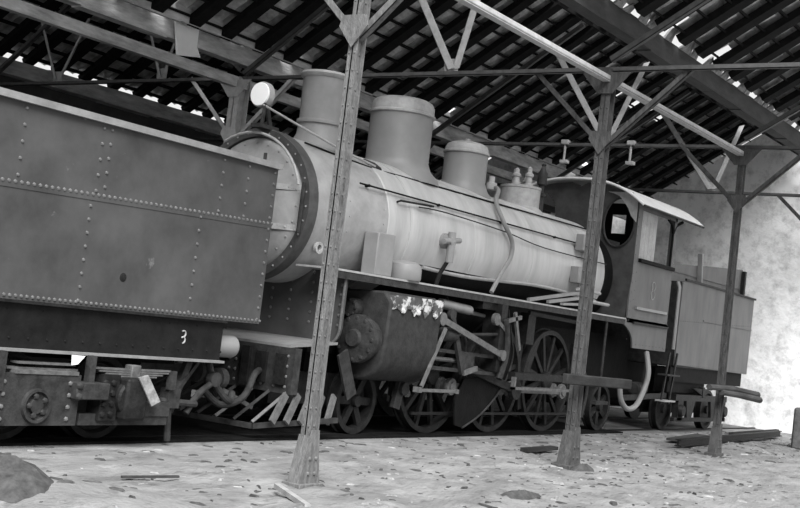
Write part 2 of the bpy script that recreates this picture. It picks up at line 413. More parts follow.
# boiler shell
b = MB(); b.lathe([(0.02, 12.3), (0.9, 12.3), (0.9, 20.1), (0.02, 20.1)], (0, YC, ZB), 'x', 48); P_(b, 'boiler', 'dark')
# cladding: an arc open at the bottom, in rings with thin bands
CA0 = math.radians(-35); CA1 = math.radians(215)      # angle measured from +y towards +z
b = MB()
def clad(x0, x1, r):
    a0, a1 = math.radians(-38), math.radians(206)
    b.lathe([(r, x0), (r, x1)], (0, YC, ZB), 'x', 56, a0, a1, False); b.lathe([(r-0.03, x0), (r-0.03, x1)], (0, YC, ZB), 'x', 56, a0, a1, False)
    b.lathe([(r-0.03, x0), (r, x0)], (0, YC, ZB), 'x', 56, a0, a1, False); b.lathe([(r-0.03, x1), (r, x1)], (0, YC, ZB), 'x', 56, a0, a1, False)
clad(13.35, 19.6, 0.965)
P_(b, 'cladding', 'boiler')
b = MB(); b.lathe([(0.94, 12.85), (0.955, 12.86), (0.955, 13.36), (0.94, 13.37)], (0, YC, ZB), 'x', 56, caps=False)
P_(b, 'boiler_ring', 'boiler')
for x in (15.1, 16.9, 18.7):
    MB().lathe([(0.966, x-0.03), (0.973, x-0.025), (0.973, x+0.025), (0.966, x+0.03)], (0, YC, ZB), 'x', 56, math.radians(-38), math.radians(206), False).build('boiler_band', M['boiler'], loco)
# curled lower edge of the cladding
pts = []
for i in range(22):
    x = 13.9+i*0.27; a = math.radians(206.5 + 2.5*math.sin(i*0.32+0.5))
    pts.append((x, YC+math.cos(a)*0.97, ZB+math.sin(a)*0.97))
P_(MB().tube(pts, 0.028, 8), 'curled_edge', 'pale')
# smokebox
fr = MB(); fr.lathe([(0.80, 11.22), (0.94, 11.25), (0.94, 12.86), (0.02, 12.86)], (0, YC, ZB), 'x', 56)
b = MB(); b.lathe([(0.84, 11.2), (0.85, 11.16), (0.95, 11.16), (0.965, 11.19), (0.965, 11.32), (0.94, 11.33)], (0, YC, ZB), 'x', 64, caps=False)
P_(b, 'front_ring', 'ring')
for k in range(32):
    a = 2*PI*k/32; fr.rivet((11.16, YC+math.cos(a)*0.9, ZB+math.sin(a)*0.9), 0.014, (-1,0,0))
for x in (12.0, 12.75):
    for k in range(-3, 22):
        a = math.radians(k*12); fr.rivet((x, YC+math.cos(a)*0.94, ZB+math.sin(a)*0.94), 0.014, (0, math.cos(a), math.sin(a)))
P_(fr, 'smokebox', 'smokebox')
b = MB().lathe([(0.0, 11.0), (0.3, 11.02), (0.55, 11.07), (0.72, 11.13), (0.81, 11.17), (0.84, 11.2), (0.0, 11.2)], (0, YC, ZB), 'x', 56)
for k in range(24):
    a = 2*PI*k/24; b.rivet((11.145, YC+math.cos(a)*0.76, ZB+math.sin(a)*0.76), 0.016, (-1,0,0))
dr = P_(b, 'smokebox_door', 'smokebox')
for z in (ZB+0.22, ZB-0.27):
    b = MB(); pts = []
    for i in range(9):
        y = 9.2+i*0.11; r = min(0.86, math.hypot(y-YC, z-ZB)); xx = 10.99+0.2*(r/0.8)**2.2; pts.append((xx-0.02, y, z))
    for i in range(8): b.bar(pts[i], pts[i+1], 0.02, 0.07, up=(0,0,1))
    for i in (0, 2, 4, 6): b.rivet((pts[i][0]-0.02, pts[i][1]+0.03, z), 0.016, (-1,0,0))
    P_(b, 'hinge_strap', 'pale', dr)
P_(MB().tube([(11.1, 9.22, ZB-0.33), (11.1, 9.22, ZB+0.28)], 0.025, 8), 'hinge_pin', 'iron2', dr)
# curved handrail over the smokebox door
b = MB(); pts = [(11.04, YC+math.cos(a)*0.88, ZB+math.sin(a)*0.88) for a in [math.radians(60+k*8) for k in range(14)]]
P_(b.tube(pts, 0.018, 8), 'front_handrail', 'pale')
# small step bracket and washout ring on the smokebox side
P_(MB().lathe([(0.04, 0), (0.075, -0.01), (0.075, -0.05), (0.04, -0.05), (0.04, 0)], (11.55, 9.27, 2.3), 'y', 20, caps=False), 'washout_ring', 'pale')
# headlamp
lampb = MB(); lampb.box(10.95, 11.3, 9.9, 10.06, 3.69, 3.74).bar((11.0, 9.93, 3.7), (11.05, 9.95, 4.0), 0.03, 0.06).bar((11.25, 9.99, 3.7), (11.12, 9.99, 4.0), 0.03, 0.06)
lamp = thing('headlamp', 'round white headlamp standing on top of the smokebox front', 'lamp', (11.1, 10.0, 3.7))
lampb.build('bracket', M['iron2'], lamp)
MB().lathe([(0.02, 11.04), (0.155, 11.045), (0.165, 11.06), (0.165, 11.13), (0.1, 11.19), (0.02, 11.2)], (0, 10.05, 4.12), 'x', 32).build('lamp_housing', M['pale'], lamp)
MB().lathe([(0.02, 11.02), (0.145, 11.025), (0.15, 11.045), (0.02, 11.045)], (0, 10.05, 4.12), 'x', 32).build('lamp_face', M['lamp_face'], lamp)
# chimney
b = MB(); b.lathe([(0.47, 3.58), (0.44, 3.66), (0.36, 3.74), (0.315, 3.84), (0.305, 3.98), (0.33, 3.985), (0.335, 4.01), (0.33, 4.035), (0.30, 4.04), (0.31, 4.55), (0.315, 4.6)], (12.36, YC, 0), 'z', 40, caps=False)
ch = P_(b, 'chimney', 'chim')
P_(MB().lathe([(0.31, 4.6), (0.34, 4.62), (0.355, 4.65), (0.345, 4.68), (0.3, 4.69), (0.27, 4.69), (0.26, 4.4)], (12.36, YC, 0), 'z', 40, caps=False), 'chimney_cap', 'pale', ch)
b = MB()
for z in (4.1, 4.25, 4.4): b.rivet((12.36+0.3*math.cos(-0.9), YC+0.3*math.sin(-0.9), z), 0.03, (0.6,-0.8,0))
P_(b, 'bolts', 'ring', ch)
# sand dome and steam dome
def dome(x, r, zr, zt, name, flare):
    b = MB(); b.lathe([(r+flare, 3.52), (r+flare*0.8, 3.62), (r+0.05, 3.72), (r, 3.84), (r, zr)], (x, YC, 0), 'z', 48, caps=False)
    d = P_(b, name, 'dome')
    P_(MB().lathe([(r+0.005, zr), (r+0.025, zr+0.01), (r+0.025, zr+0.035), (r+0.005, zr+0.05), (r, zt-0.12), (r-0.03, zt-0.06), (r-0.1, zt-0.025), (r*0.5, zt-0.008), (0.0, zt)], (x, YC, 0), 'z', 48, caps=False), 'dome_cap', 'pale', d)
    return d
d1 = dome(14.2, 0.465, 4.5, 4.77, 'sand_dome', 0.2)
d2 = dome(16.08, 0.35, 4.28, 4.49, 'steam_dome', 0.16)
P_(MB().lathe([(0.05, 4.47), (0.05, 4.53), (0, 4.55)], (16.08, YC, 0), 'z', 12, caps=False), 'dome_stud', 'pale', d2)
# safety valve turret
b = MB(); b.lathe([(0.5, 3.55), (0.42, 3.66), (0.345, 3.72), (0.345, 4.02), (0.355, 4.03), (0.355, 4.07), (0.0, 4.07)], (17.95, YC, 0), 'z', 40, caps=False); tu = P_(b, 'valve_turret', 'pale')
for dx, dy_, h in ((-0.22, -0.02, 0.3), (0.0, -0.14, 0.36), (0.02, 0.14, 0.33), (0.16, 0.0, 0.2)):
    b = MB(); z = 4.07; b.lathe([(0.08, z), (0.08, z+0.05), (0.055, z+0.06), (0.055, z+h*0.45), (0.075, z+h*0.5), (0.075, z+h*0.62), (0.045, z+h*0.68), (0.04, z+h*0.9), (0.0, z+h)], (17.95+dx, YC+dy_, 0), 'z', 14, caps=False)
    P_(b, 'safety_valve', 'pale', tu)
b = MB(); z = 3.68; b.lathe([(0.07, z), (0.07, z+0.3), (0.1, z+0.31), (0.1, z+0.36), (0.05, z+0.38), (0.05, z+0.5), (0.085, z+0.52), (0.085, z+0.72), (0.05, z+0.78), (0.03, z+0.84), (0.045, z+0.87), (0, z+0.9)], (18.5, YC-0.1, 0), 'z', 16, caps=False)
P_(b, 'whistle', 'iron2')
# handrails along the boiler
b = MB(); pts = [(x, 9.21, 3.215) for x in (12.2, 14, 16, 18, 19.4)]
b.tube(pts, 0.012, 8)
hr = P_(b, 'boiler_handrail', 'dark')
b = MB()
for x in (12.4, 14.1, 15.9, 17.7, 19.2): b.tube([(x, 9.27, 3.21), (x, 9.2, 3.215)], 0.02, 8)
P_(b, 'rail_stanchions', 'dark', hr)
P_(MB().tube([(11.5, 9.62, 3.60), (12.9, 9.55, 3.52), (14.0, 9.50, 3.52), (19.5, 9.50, 3.56)], 0.013, 8, 4), 'upper_pipe', 'dark')
P_(MB().tube([(11.0, 9.95, 3.98), (12.2, 9.62, 3.66), (12.9, 9.52, 3.55)], 0.016, 8, 3), 'lamp_cable', 'pale')
P_(MB().tube([(13.5, 9.14, 3.1), (14.2, 9.13, 3.12), (15.9, 9.12, 3.07), (17.2, 9.12, 2.98), (19.6, 9.12, 2.97)], 0.009, 8, 4), 'cladding_seam', 'iron')
P_(MB().tube([(13.05, 9.2, 3.1), (13.05, 9.14, 3.12), (13.85, 9.14, 3.16), (13.85, 9.2, 3.16)], 0.015, 8), 'grab_iron', 'iron')
P_(MB().tube([(12.85, 9.7, 3.6), (12.9, 9.56, 3.56), (13.05, 9.56, 3.52)], 0.045, 8), 'pipe_joint', 'iron2')
# hose from the steam dome down to the running board
P_(MB().tube([(16.5, 9.85, 3.85), (16.35, 9.6, 3.78), (15.9, 9.35, 3.52), (15.85, 9.14, 3.2), (16.05, 9.08, 2.95), (16.05, 9.07, 2.7), (15.85, 9.08, 2.45), (15.6, 9.08, 2.12)], 0.035, 10, 5), 'overflow_hose', 'chim')
P_(MB().lathe([(0.05, 0), (0.09, 0.01), (0.09, 0.12), (0.05, 0.13), (0.05, 0.22), (0, 0.23)], (16.45, 9.8, 3.78), 'z', 14), 'dome_valve', 'pale')
# feed valve cluster on the boiler side
b = MB(); b.lathe([(0.06, 0), (0.11, -0.02), (0.11, -0.1), (0.07, -0.12), (0.07, -0.2), (0.0, -0.22)], (14.2, 9.16, 2.72), 'y', 14); b.tube([(14.2, 9.0, 2.85), (14.2, 9.0, 2.42)], 0.055, 10); b.tube([(14.0, 9.0, 2.7), (14.42, 9.0, 2.76)], 0.04, 10)
P_(b, 'feed_valve', 'chim')
P_(MB().tube([(14.2, 9.02, 2.45), (14.15, 9.1, 2.25), (14.15, 9.15, 2.07)], 0.03, 8), 'feed_pipe', 'iron')
b = MB(); b.box(18.35, 18.95, 9.0, 9.15, 3.08, 3.36); P_(b, 'tool_box', 'dome', bevel=0.01)
P_(MB().box(18.25, 18.6, 8.98, 9.14, 2.52, 2.8), 'oil_box', 'chim', bevel=0.01)
b = MB(); b.tube([(18.7, 9.05, 2.1), (18.7, 9.05, 2.5)], 0.05, 10); b.tube([(18.3, 9.0, 2.42), (19.2, 9.0, 2.42)], 0.03, 8); b.tube([(18.9, 9.0, 2.25), (19.6, 9.0, 2.25)], 0.03, 8)
b.lathe([(0.0, -0.1), (0.09, -0.09), (0.09, 0.09), (0.0, 0.1)], (18.6, 8.98, 2.55), 'y', 14)
P_(b, 'injector', 'pale')
P_(MB().bar((16.6, 8.98, 2.1), (18.4, 9.02, 2.36), 0.05, 0.05).bar((17.2, 8.95, 2.12), (18.6, 8.98, 2.3), 0.05, 0.05).bar((17.6, 8.9, 2.12), (18.9, 9.0, 2.2), 0.06, 0.04), 'loose_irons', 'chim')
# running boards
for s_, y0, y1 in ((1, 8.86, 9.4), (-1, 10.8, 11.34)):
    b = MB(); b.box(11.35, 20.1, y0, y1, 2.045, 2.07); ye = y0 if s_ == 1 else y1-0.03
    P_(b, 'running_board', 'pale')
    P_(MB().box(11.35, 20.1, ye+0.01, ye+0.025, 1.955, 2.045), 'valance', 'iron2')
# front riveted plate under the smokebox, rounded lower corner
def rc(y0, y1, z0, z1, r):
    p = [(y1, z1), (y0, z1)]
    for k in range(7):
        a = PI + PI/2*k/6; p.append((y0+r+math.cos(a)*r, z0+r+math.sin(a)*r))
    p.append((y1, z0)); return p
b = MB(); b.prism(rc(8.93, 11.27, 1.12, 2.04, 0.22), 'x', 11.8, 11.83)
for y in (8.99, 9.33, 9.45, 9.8, 10.1):
    for k in range(6): b.rivet((11.8, y, 1.38+k*0.125), 0.022, (-1,0,0))
P_(b, 'front_plate', 'tank', rivet_mat=M['rivet'])
b = MB(); pr = rc(8.92, 11.28, 1.11, 2.05, 0.23); pr = [(a, c) for a, c in pr]
pts = [(11.76, y, z) for y, z in pr[1:]]
P_(b.tube(pts, 0.018, 8), 'plate_lip', 'bright')
P_(MB().box(11.84, 12.4, 9.45, 10.75, 1.0, 1.95), 'smokebox_saddle', 'iron')
# sloping deck from the plate down to the buffer beam
P_(MB().prism([(11.8, 1.14), (10.9, 1.06), (10.9, 1.09), (11.8, 1.17)], 'y', 8.95, 11.25), 'front_deck', 'tank_rim')  # paler steel paints in the light on this sloping surface
b = MB(); b.box(10.88, 11.0, 8.85, 11.35, 0.52, 1.06)
for y in (8.95, 9.12, 9.32, 9.42, 9.75, 9.85, 10.2):
    for z in (0.6, 0.72, 0.84, 0.96): b.rivet((10.88, y, z), 0.022, (-1,0,0))
bb = P_(b, 'buffer_beam', 'iron2', rivet_mat=M['rivet'])
b = MB()
for y0 in (8.95, 9.25): b.box(10.84, 10.88, y0, y0+0.16, 0.62, 0.98)
b.box(10.82, 10.86, 9.5, 9.62, 0.55, 1.02)
P_(b, 'strap_plates', 'iron', bb)
P_(MB().tube([(10.05, 9.95, 0.9), (10.5, 9.95, 0.9)], 0.17, 20), 'buffer_stock', 'pale', bb)
P_(MB().tube([(10.5, 9.95, 0.9), (10.9, 9.95, 0.9)], 0.1, 16), 'buffer_shank', 'iron', bb)
P_(MB().box(10.3, 10.88, 10.0, 10.3, 0.72, 0.95).tube([(10.4, 9.9, 0.75), (10.35, 9.7, 0.6), (10.4, 9.6, 0.42), (10.5, 9.75, 0.34)], 0.04, 8, 4), 'coupler', 'iron2', bb)
# pilot of slanting bars
pl = P_(MB().bar((10.45, 9.0, 0.14), (10.2, 11.2, 0.14), 0.06, 0.06).bar((10.45, 9.0, 0.14), (11.7, 8.75, 0.24), 0.05, 0.06), 'pilot_sill', 'iron2')
for i in range(9):
    y = 9.02+i*0.26; x = 10.45-0.03*i
    P_(MB().bar((10.95, y-0.08, 0.55), (x, y, 0.17), 0.09, 0.035, up=(1,0,1)), 'pilot_bar', 'iron2' if i % 2 else 'bright', pl)
for i in range(5):
    x = 10.62+i*0.23
    P_(MB().bar((x+0.22, 8.88, 0.52), (x, 8.86-0.02*i, 0.2), 0.09, 0.035, up=(0,1,0)), 'pilot_bar', 'bright', pl)
# bogie frame clutter behind the pilot
P_(MB().box(11.2, 13.5, 9.45, 9.55, 0.35, 0.75).box(11.2, 13.5, 10.65, 10.75, 0.35, 0.75), 'truck_frame', 'iron')
# main frames
for y in (9.52, 10.64): P_(MB().box(11.9, 21.9, y, y+0.05, 0.75, 1.75), 'main_frame', 'dark')
P_(MB().box(16.4, 19.9, 9.62, 10.58, 0.7, 2.1), 'firebox', 'dark')
P_(MB().box(12.5, 16.3, 9.75, 10.45, 0.85, 1.85), 'inner_motion', 'dark')
# box and pot on the running board
P_(MB().box(12.36, 12.74, 8.93, 9.16, 2.07, 2.62), 'step_box', 'chim', bevel=0.015)
P_(MB().lathe([(0.22, 2.07), (0.235, 2.1), (0.235, 2.22), (0.22, 2.28), (0.15, 2.32), (0.0, 2.34)], (13.15, 9.02, 0), 'z', 28, caps=False), 'relief_pot', 'dome')
# cylinder (near side and far side)
def cyl(y, s_):
    def Y(a): return y+s_*a
    pr = [(Y(-0.42), 1.75), (Y(-0.40), 1.2)] + [(Y(-0.02)-s_*0.38*math.cos(t), 1.12-0.4*math.sin(t)) for t in [PI*k/8 for k in range(1, 8)]] + [(Y(0.4), 1.2), (Y(0.4), 1.86), (Y(-0.3), 1.88)]
    b = MB(); b.prism(pr, 'x', 12.38, 13.6); c = P_(b, 'cylinder', 'crust' if s_ > 0 else 'iron', bevel=0.03)
    b = MB(); b.lathe([(0.0, 12.1), (0.1, 12.1), (0.12, 12.14), (0.23, 12.15), (0.3, 12.17), (0.31, 12.2), (0.31, 12.25), (0.27, 12.26), (0.27, 12.42)], (0, Y(-0.08), 1.24), 'x', 32, caps=False)
    for k in range(12):
        a = 2*PI*k/12; b.rivet((12.17, Y(-0.08)+math.cos(a)*0.26, 1.24+math.sin(a)*0.26), 0.034, (-1,0,0))
    P_(b, 'cylinder_cover', 'iron2', c)
    b = MB(); b.lathe([(0, 12.22), (0.1, 12.23), (0.13, 12.26), (0.13, 12.42)], (0, Y(0.12), 1.62), 'x', 24, caps=False)
    for k in range(8):
        a = 2*PI*k/8; b.rivet((12.23, Y(0.12)+math.cos(a)*0.1, 1.62+math.sin(a)*0.1), 0.025, (-1,0,0))
    P_(b, 'valve_cover', 'iron2', c)
    b = MB()
    for x in (12.65, 13.0, 13.4): b.rivet((x, Y(-0.43), 1.66), 0.045, (0,-s_,0))
    n = 14; lo = [(12.42+1.16*i/n, 1.66+0.05*math.sin(i*1.9)+0.03*math.sin(i*4.1)) for i in range(n+1)]
    b.prism([(12.42, 1.84)]+lo+[(13.58, 1.86)], 'y', *sorted((Y(-0.435), Y(-0.3))))
    P_(b, 'crusted_flange', 'crust_pale', c)
cyl(9.05, 1); cyl(11.15, -1)
# wheels
def wheel(name, x, y, r, ns, cw=0, crank=None, m='iron2', s_=1, rz=0):
    z = r-0.005; b = MB(); W = 0.14*s_
    b.lathe([(r, 0), (r-0.012, -0.0), (r, 0.02), (r, W*0.8*s_ if s_ > 0 else 0.11), (r+0.028, 0.12), (r+0.028, 0.14), (r-0.08, 0.14), (r-0.08, 0.02), (r-0.075, 0.0), (r-0.012, 0.0)], (x, 0, z), 'y', 48, caps=False)
    b.lathe([(r*0.17, -0.03), (r*0.19, -0.01), (r*0.19, 0.13), (0.0, 0.13), (0.0, -0.03), (r*0.17, -0.03)], (x, 0, z), 'y', 20, caps=False)
    for k in range(ns):
        a = 2*PI*(k+0.5)/ns+rz; c, q = math.cos(a), math.sin(a)
        b.bar((x+c*r*0.15, 0.06, z+q*r*0.15), (x+c*(r-0.07), 0.06, z+q*(r-0.07)), 0.05, 0.07 if ns > 8 else 0.1, up=(c*0-q, 0, c))
    for v in b.v: v.y = y + s_*v.y
    wh = P_(b, name, m, loc=(x, y, z))
    if cw:
        b = MB(); a0, a1 = cw; rr = r-0.078; pts = [(x+math.cos(a)*rr, z+math.sin(a)*rr) for a in [a0+(a1-a0)*k/12 for k in range(13)]]
        b.prism(pts, 'y', 0.0, 0.1)
        for v in b.v: v.y = y + s_*v.y
        P_(b, 'counterweight', m, wh)
    if crank:
        cx, cz = x+math.cos(crank)*0.33, z+math.sin(crank)*0.33
        b = MB(); b.lathe([(0.0, -0.2), (0.07, -0.2), (0.07, 0.0), (0.12, 0.0), (0.12, 0.05), (0, 0.05)], (cx, 0, cz), 'y', 16, caps=False)
        for v in b.v: v.y = y + s_*v.y
        P_(b, 'crank_pin', 'bright', wh)
    return wh
CR = math.radians(-28)
for s_, y in ((1, 9.2), (-1, 11.0)):
    wheel('pony_wheel', 12.68, y, 0.43, 6, m='iron', s_=s_, rz=0.5)
    wheel('driving_wheel', 14.42, y, 0.84, 12, (math.radians(110), math.radians(200)), CR, m='iron', s_=s_)
    wheel('driving_wheel', 16.18, y, 0.84, 12, (math.radians(95), math.radians(215)), CR, m='iron', s_=s_)
    wheel('driving_wheel', 17.96, y, 0.84, 12, (math.radians(120), math.radians(185)), CR, m='iron', s_=s_)
    wheel('trailing_wheel', 20.15, y, 0.43, 6, m='iron', s_=s_)
for x in (12.68, 20.15): P_(MB().tube([(x, 9.3, 0.425), (x, 10.9, 0.425)], 0.07, 12), 'axle', 'dark')
for x in (14.42, 16.18, 17.96): P_(MB().tube([(x, 9.3, 0.835), (x, 10.9, 0.835)], 0.09, 12), 'axle', 'dark')
# rods
cx, cz = 0.33*math.cos(CR), 0.33*math.sin(CR)
p = [(x+cx, 9.06, 0.835+cz) for x in (14.42, 16.18, 17.96)]
b = MB(); b.bar(p[0], p[2], 0.04, 0.1)
for q in p: b.lathe([(0.12, -0.035), (0.13, 0), (0.12, 0.035)], q, 'y', 18)
P_(b, 'coupling_rod', 'bright')
b = MB(); b.bar((14.75, 8.95, 1.02), p[1][:1]+(8.97, 0.66+0.02), 0.05, 0.12); b.lathe([(0.15, -0.04), (0.15, 0.04)], (p[1][0], 8.97, p[1][2]), 'y', 18)
P_(b, 'connecting_rod', 'iron2')
b = MB(); b.bar((13.6, 8.9, 1.2), (15.6, 8.9, 1.16), 0.1, 0.05); b.bar((13.6, 8.9, 0.95), (15.6, 8.9, 0.91), 0.1, 0.05); P_(b, 'slide_bars', 'iron2')
b = MB(); b.box(14.55, 14.95, 8.84, 8.98, 0.93, 1.19); P_(b, 'crosshead', 'iron2', bevel=0.02)
P_(MB().tube([(13.6, 8.95, 1.08), (14.6, 8.93, 1.06)], 0.035, 10), 'piston_rod', 'bright')
b = MB(); b.bar((13.75, 8.72, 1.62), (15.58, 8.76, 1.2), 0.035, 0.085); b.lathe([(0.09, -0.03), (0.09, 0.03)], (13.75, 8.72, 1.62), 'y', 14); b.lathe([(0.08, -0.03), (0.08, 0.03)], (15.58, 8.76, 1.2), 'y', 14)
P_(b, 'radius_rod', 'bright')
b = MB(); b.box(15.5, 15.68, 8.8, 9.1, 0.95, 1.95); b.box(15.1, 15.7, 8.9, 9.3, 1.85, 1.97); P_(b, 'motion_bracket', 'iron')
pts = [(15.6+0.13*math.sin(k/8*PI), 8.78, 0.85+k*0.11) for k in range(9)]
P_(MB().tube(pts, 0.05, 8), 'expansion_link', 'iron2')
P_(MB().bar((15.9, 8.8, 1.86), (16.15, 8.8, 1.3), 0.04, 0.06).bar((15.6, 8.8, 1.7), (16.1, 8.8, 1.8), 0.04, 0.06).lathe([(0.09, -0.03), (0.09, 0.03)], (15.35, 8.8, 1.72), 'y', 14).bar((15.35, 8.8, 1.72), (15.7, 8.8, 1.55), 0.04, 0.06), 'reversing_lever', 'bright')
P_(MB().tube([(14.1, 9.0, 1.84), (14.9, 9.0, 1.8)], 0.07, 12).tube([(15.0, 9.1, 1.78), (15.7, 9.1, 1.74)], 0.03, 8), 'air_pipe', 'chim')
P_(MB().prism([(15.93, 1.9), (16.1, 1.7), (16.22, 1.44), (16.31, 1.22), (16.22, 0.9), (15.95, 0.59), (15.51, 0.29), (15.04, 0.1), (14.84, 0.14), (14.76, 0.5), (14.95, 0.8), (15.44, 0.85), (15.75, 1.2), (15.8, 1.9)], 'y', 8.99, 9.02), 'motion_guard', 'dark')
P_(MB().bar((11.98, 9.0, 1.05), (12.27, 9.0, 0.5), 0.2, 0.03, up=(0,1,0)), 'guard_strap', 'iron2')
P_(MB().tube([(16.0, 8.98, 1.9), (16.22, 8.98, 1.44), (16.31, 8.98, 1.22), (16.22, 8.98, 0.9), (15.95, 8.98, 0.59), (15.51, 8.98, 0.29), (15.04, 8.98, 0.1)], 0.015, 8, 5), 'drain_pipe', 'iron2')
# brake gear and brackets among the wheels
for x in (13.62, 15.3, 17.07, 18.95):
    b = MB(); b.bar((x, 9.28, 1.5), (x-0.05, 9.28, 0.5), 0.06, 0.07); b.bar((x-0.02, 9.26, 0.95), (x+0.1, 9.26, 0.35), 0.07, 0.12)
    P_(b, 'brake_hanger', 'iron')
P_(MB().bar((13.9, 9.15, 0.28), (19.4, 9.15, 0.3), 0.03, 0.04), 'brake_pull_rod', 'iron')
# foot steps
b = MB(); b.bar((13.78, 8.66, 1.5), (13.34, 8.66, 0.7), 0.03, 0.05); P_(b, 'step_hanger', 'bright')
P_(MB().box(13.3, 14.28, 8.66, 8.72, 0.63, 0.67).box(13.27, 13.34, 8.64, 8.74, 0.62, 0.69).box(14.22, 14.28, 8.64, 8.74, 0.62, 0.68), 'foot_step', 'bright')
b = MB(); b.box(15.87, 18.05, 8.66, 8.72, 0.71, 0.75); b.box(15.87, 15.92, 8.66, 8.72, 0.71, 0.9); P_(b, 'foot_step', 'bright')
b = MB(); b.box(15.9, 17.6, 8.68, 8.8, 0.86, 0.97); P_(b, 'lubricator_rail', 'iron')
# cab
cab = P_(MB().box(20.2, 22.15, 8.88, 11.32, 2.0, 2.08), 'cab_floor', 'iron')
def side(y0, y1, cut=True):
    b = MB()
    # lower side sheet with the arch over the trailing wheel
    arc = [(19.75+0.82*math.sin(t)*1.0, 1.3+0.72*math.cos(t)) for t in [PI/2*k/8 for k in range(9)]]
    arc = [(19.72+0.85*math.sin(t), 1.55+0.45*math.cos(t)) for t in [PI/2*k/8 for k in range(9)]]
    poly = [(19.3, 2.06), (19.3, 2.0)] + arc + [(22.15, 1.55), (22.15, 2.06)]
    b.prism(poly, 'y', y0, y1)
    b.box(20.2, 22.1, y0, y1, 2.06, 3.16)
    b.box(20.2, 20.42, y0, y1, 3.16, 4.2); b.box(22.0, 22.1, y0, y1, 3.16, 4.2); b.box(20.4, 22.1, y0, y1, 4.08, 4.2)
    for z in (2.3,): pass
    b.rivets((20.27, y0, 1.7), (20.27, y0, 4.1), 0.16, 0.012, (0,-1,0)); b.rivets((20.4, y0, 2.1), (20.4, y0, 3.1), 0.16, 0.012, (0,-1,0)); b.rivets((22.05, y0, 1.6), (22.05, y0, 3.1), 0.16, 0.012, (0,-1,0))
    b.rivets((20.7, y0, 1.62), (22.0, y0, 1.62), 0.16, 0.012, (0,-1,0))
    return b
cs = P_(side(8.88, 8.91), 'cab_side', 'cab'); P_(side(11.3, 11.33), 'cab_side', 'cab')
P_(MB().box(20.42, 22.08, 8.82, 8.92, 3.12, 3.19), 'window_sill', 'dark', cs, bevel=0.01)
P_(MB().box(20.5, 21.95, 8.84, 8.88, 2.26, 2.31), 'hand_ledge', 'dome', cs)
P_(MB().box(20.45, 22.1, 8.84, 8.88, 1.99, 2.03), 'seam_strip', 'iron', cs)
b = MB()
for k in range(5): b.box(20.44+k*0.165, 20.60+k*0.165, 8.94, 8.96, 3.17, 4.1)
P_(b, 'sliding_shutter', 'pale', cs)
# faded number on the cab side
b = MB()
for z0 in (2.66, 2.5): b.lathe([(0.075, 0.0), (0.095, 0.0), (0.095, -0.006), (0.075, -0.006), (0.075, 0.0)], (21.25, 8.878, z0+0.08), 'y', 20, caps=False)
P_(b, 'painted_numeral', 'dome', cs)
b = MB(); b.tube([(21.98, 8.9, 3.2), (21.98, 8.9, 3.9)], 0.02, 8); b.tube([(21.98, 8.9, 3.85), (21.9, 8.9, 4.0), (21.7, 8.9, 4.08)], 0.03, 8, 3); b.tube([(21.98, 8.9, 3.85), (22.1, 8.9, 4.0), (22.4, 8.9, 4.12)], 0.03, 8, 3)
P_(b, 'roof_bracket', 'dark', cs)
# cab front with window openings
def arcroof(n=18, y0=8.88, y1=11.32, ze=4.25, zc=4.52):
    out = []
    for k in range(n+1):
        a = k/n; y = y0+(y1-y0)*a; out.append((y, ze+(zc-ze)*(1-abs(2*a-1)**2.6)))
    return out
def ring(b, outer, inner, x0, x1):
    n = len(outer)
    vs = [(x0, y, z) for y, z in outer]+[(x0, y, z) for y, z in inner]+[(x1, y, z) for y, z in outer]+[(x1, y, z) for y, z in inner]
    fs = []
    for i in range(n):
        j = (i+1) % n
        fs += [(i, j, n+j, n+i), (2*n+i, 3*n+i, 3*n+j, 2*n+j), (n+i, n+j, 3*n+j, 3*n+i), (i, 2*n+i, 2*n+j, j)]
    b.add(vs, fs)
b = MB(); ar = arcroof()
mid = YC
def halffront(ylo, yhi, wc):
    # panel with an oval window: rays from the window centre to the outline
    def zt(y):
        a = (y-8.88)/2.44; return 4.25+0.27*(1-abs(2*a-1)**2.6)
    out, inn = [], []
    for k in range(40):
        t = 2*PI*k/40; c, s2 = math.cos(t), math.sin(t)
        inn.append((wc[0]+c*wc[2], wc[1]+s2*wc[3]))
        L = 9
        if c > 1e-6: L = min(L, (yhi-wc[0])/c)
        if c < -1e-6: L = min(L, (ylo-wc[0])/c)
        if s2 < -1e-6: L = min(L, (2.0-wc[1])/s2)
        while wc[1]+s2*L > zt(min(yhi, max(ylo, wc[0]+c*L)))+1e-4: L -= 0.01
        out.append((wc[0]+c*L, wc[1]+s2*L))
    return out, inn
o1, i1 = halffront(8.88, YC, (9.23, 3.8, 0.3, 0.44)); ring(b, o1, i1, 20.19, 20.22)
o1, i1 = halffront(YC, 11.32, (10.88, 3.9, 0.32, 0.4)); ring(b, o1, i1, 20.19, 20.22)
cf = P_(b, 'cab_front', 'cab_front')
b = MB()
pts = [(20.17, 9.23+math.cos(t)*0.31, 3.8+math.sin(t)*0.45) for t in [2*PI*k/40 for k in range(41)]]
P_(b.tube(pts, 0.02, 8), 'window_rim', 'iron2', cf)
P_(MB().prism([(9.50, 4.36), (9.38, 4.33), (9.26, 4.28), (9.16, 4.18), (9.07, 4.07), (9.0, 3.93), (8.89, 3.82), (8.89, 4.2), (9.0, 4.36)], 'x', 20.15, 20.165), 'lit_corner', 'pale', cf)  # pale piece added to paint the light caught by this corner
b = MB(); wy, wz = 10.1, 3.98
for (ya, yb, za, zb) in ((9.74, wy-0.15, 2.08, 4.4), (wy+0.15, 11.3, 2.08, 4.4), (wy-0.15, wy+0.15, 2.08, wz-0.19), (wy-0.15, wy+0.15, wz+0.19, 4.4)): b.box(22.06, 22.09, ya, yb, za, zb)
P_(b, 'cab_rear_sheet', 'dark')
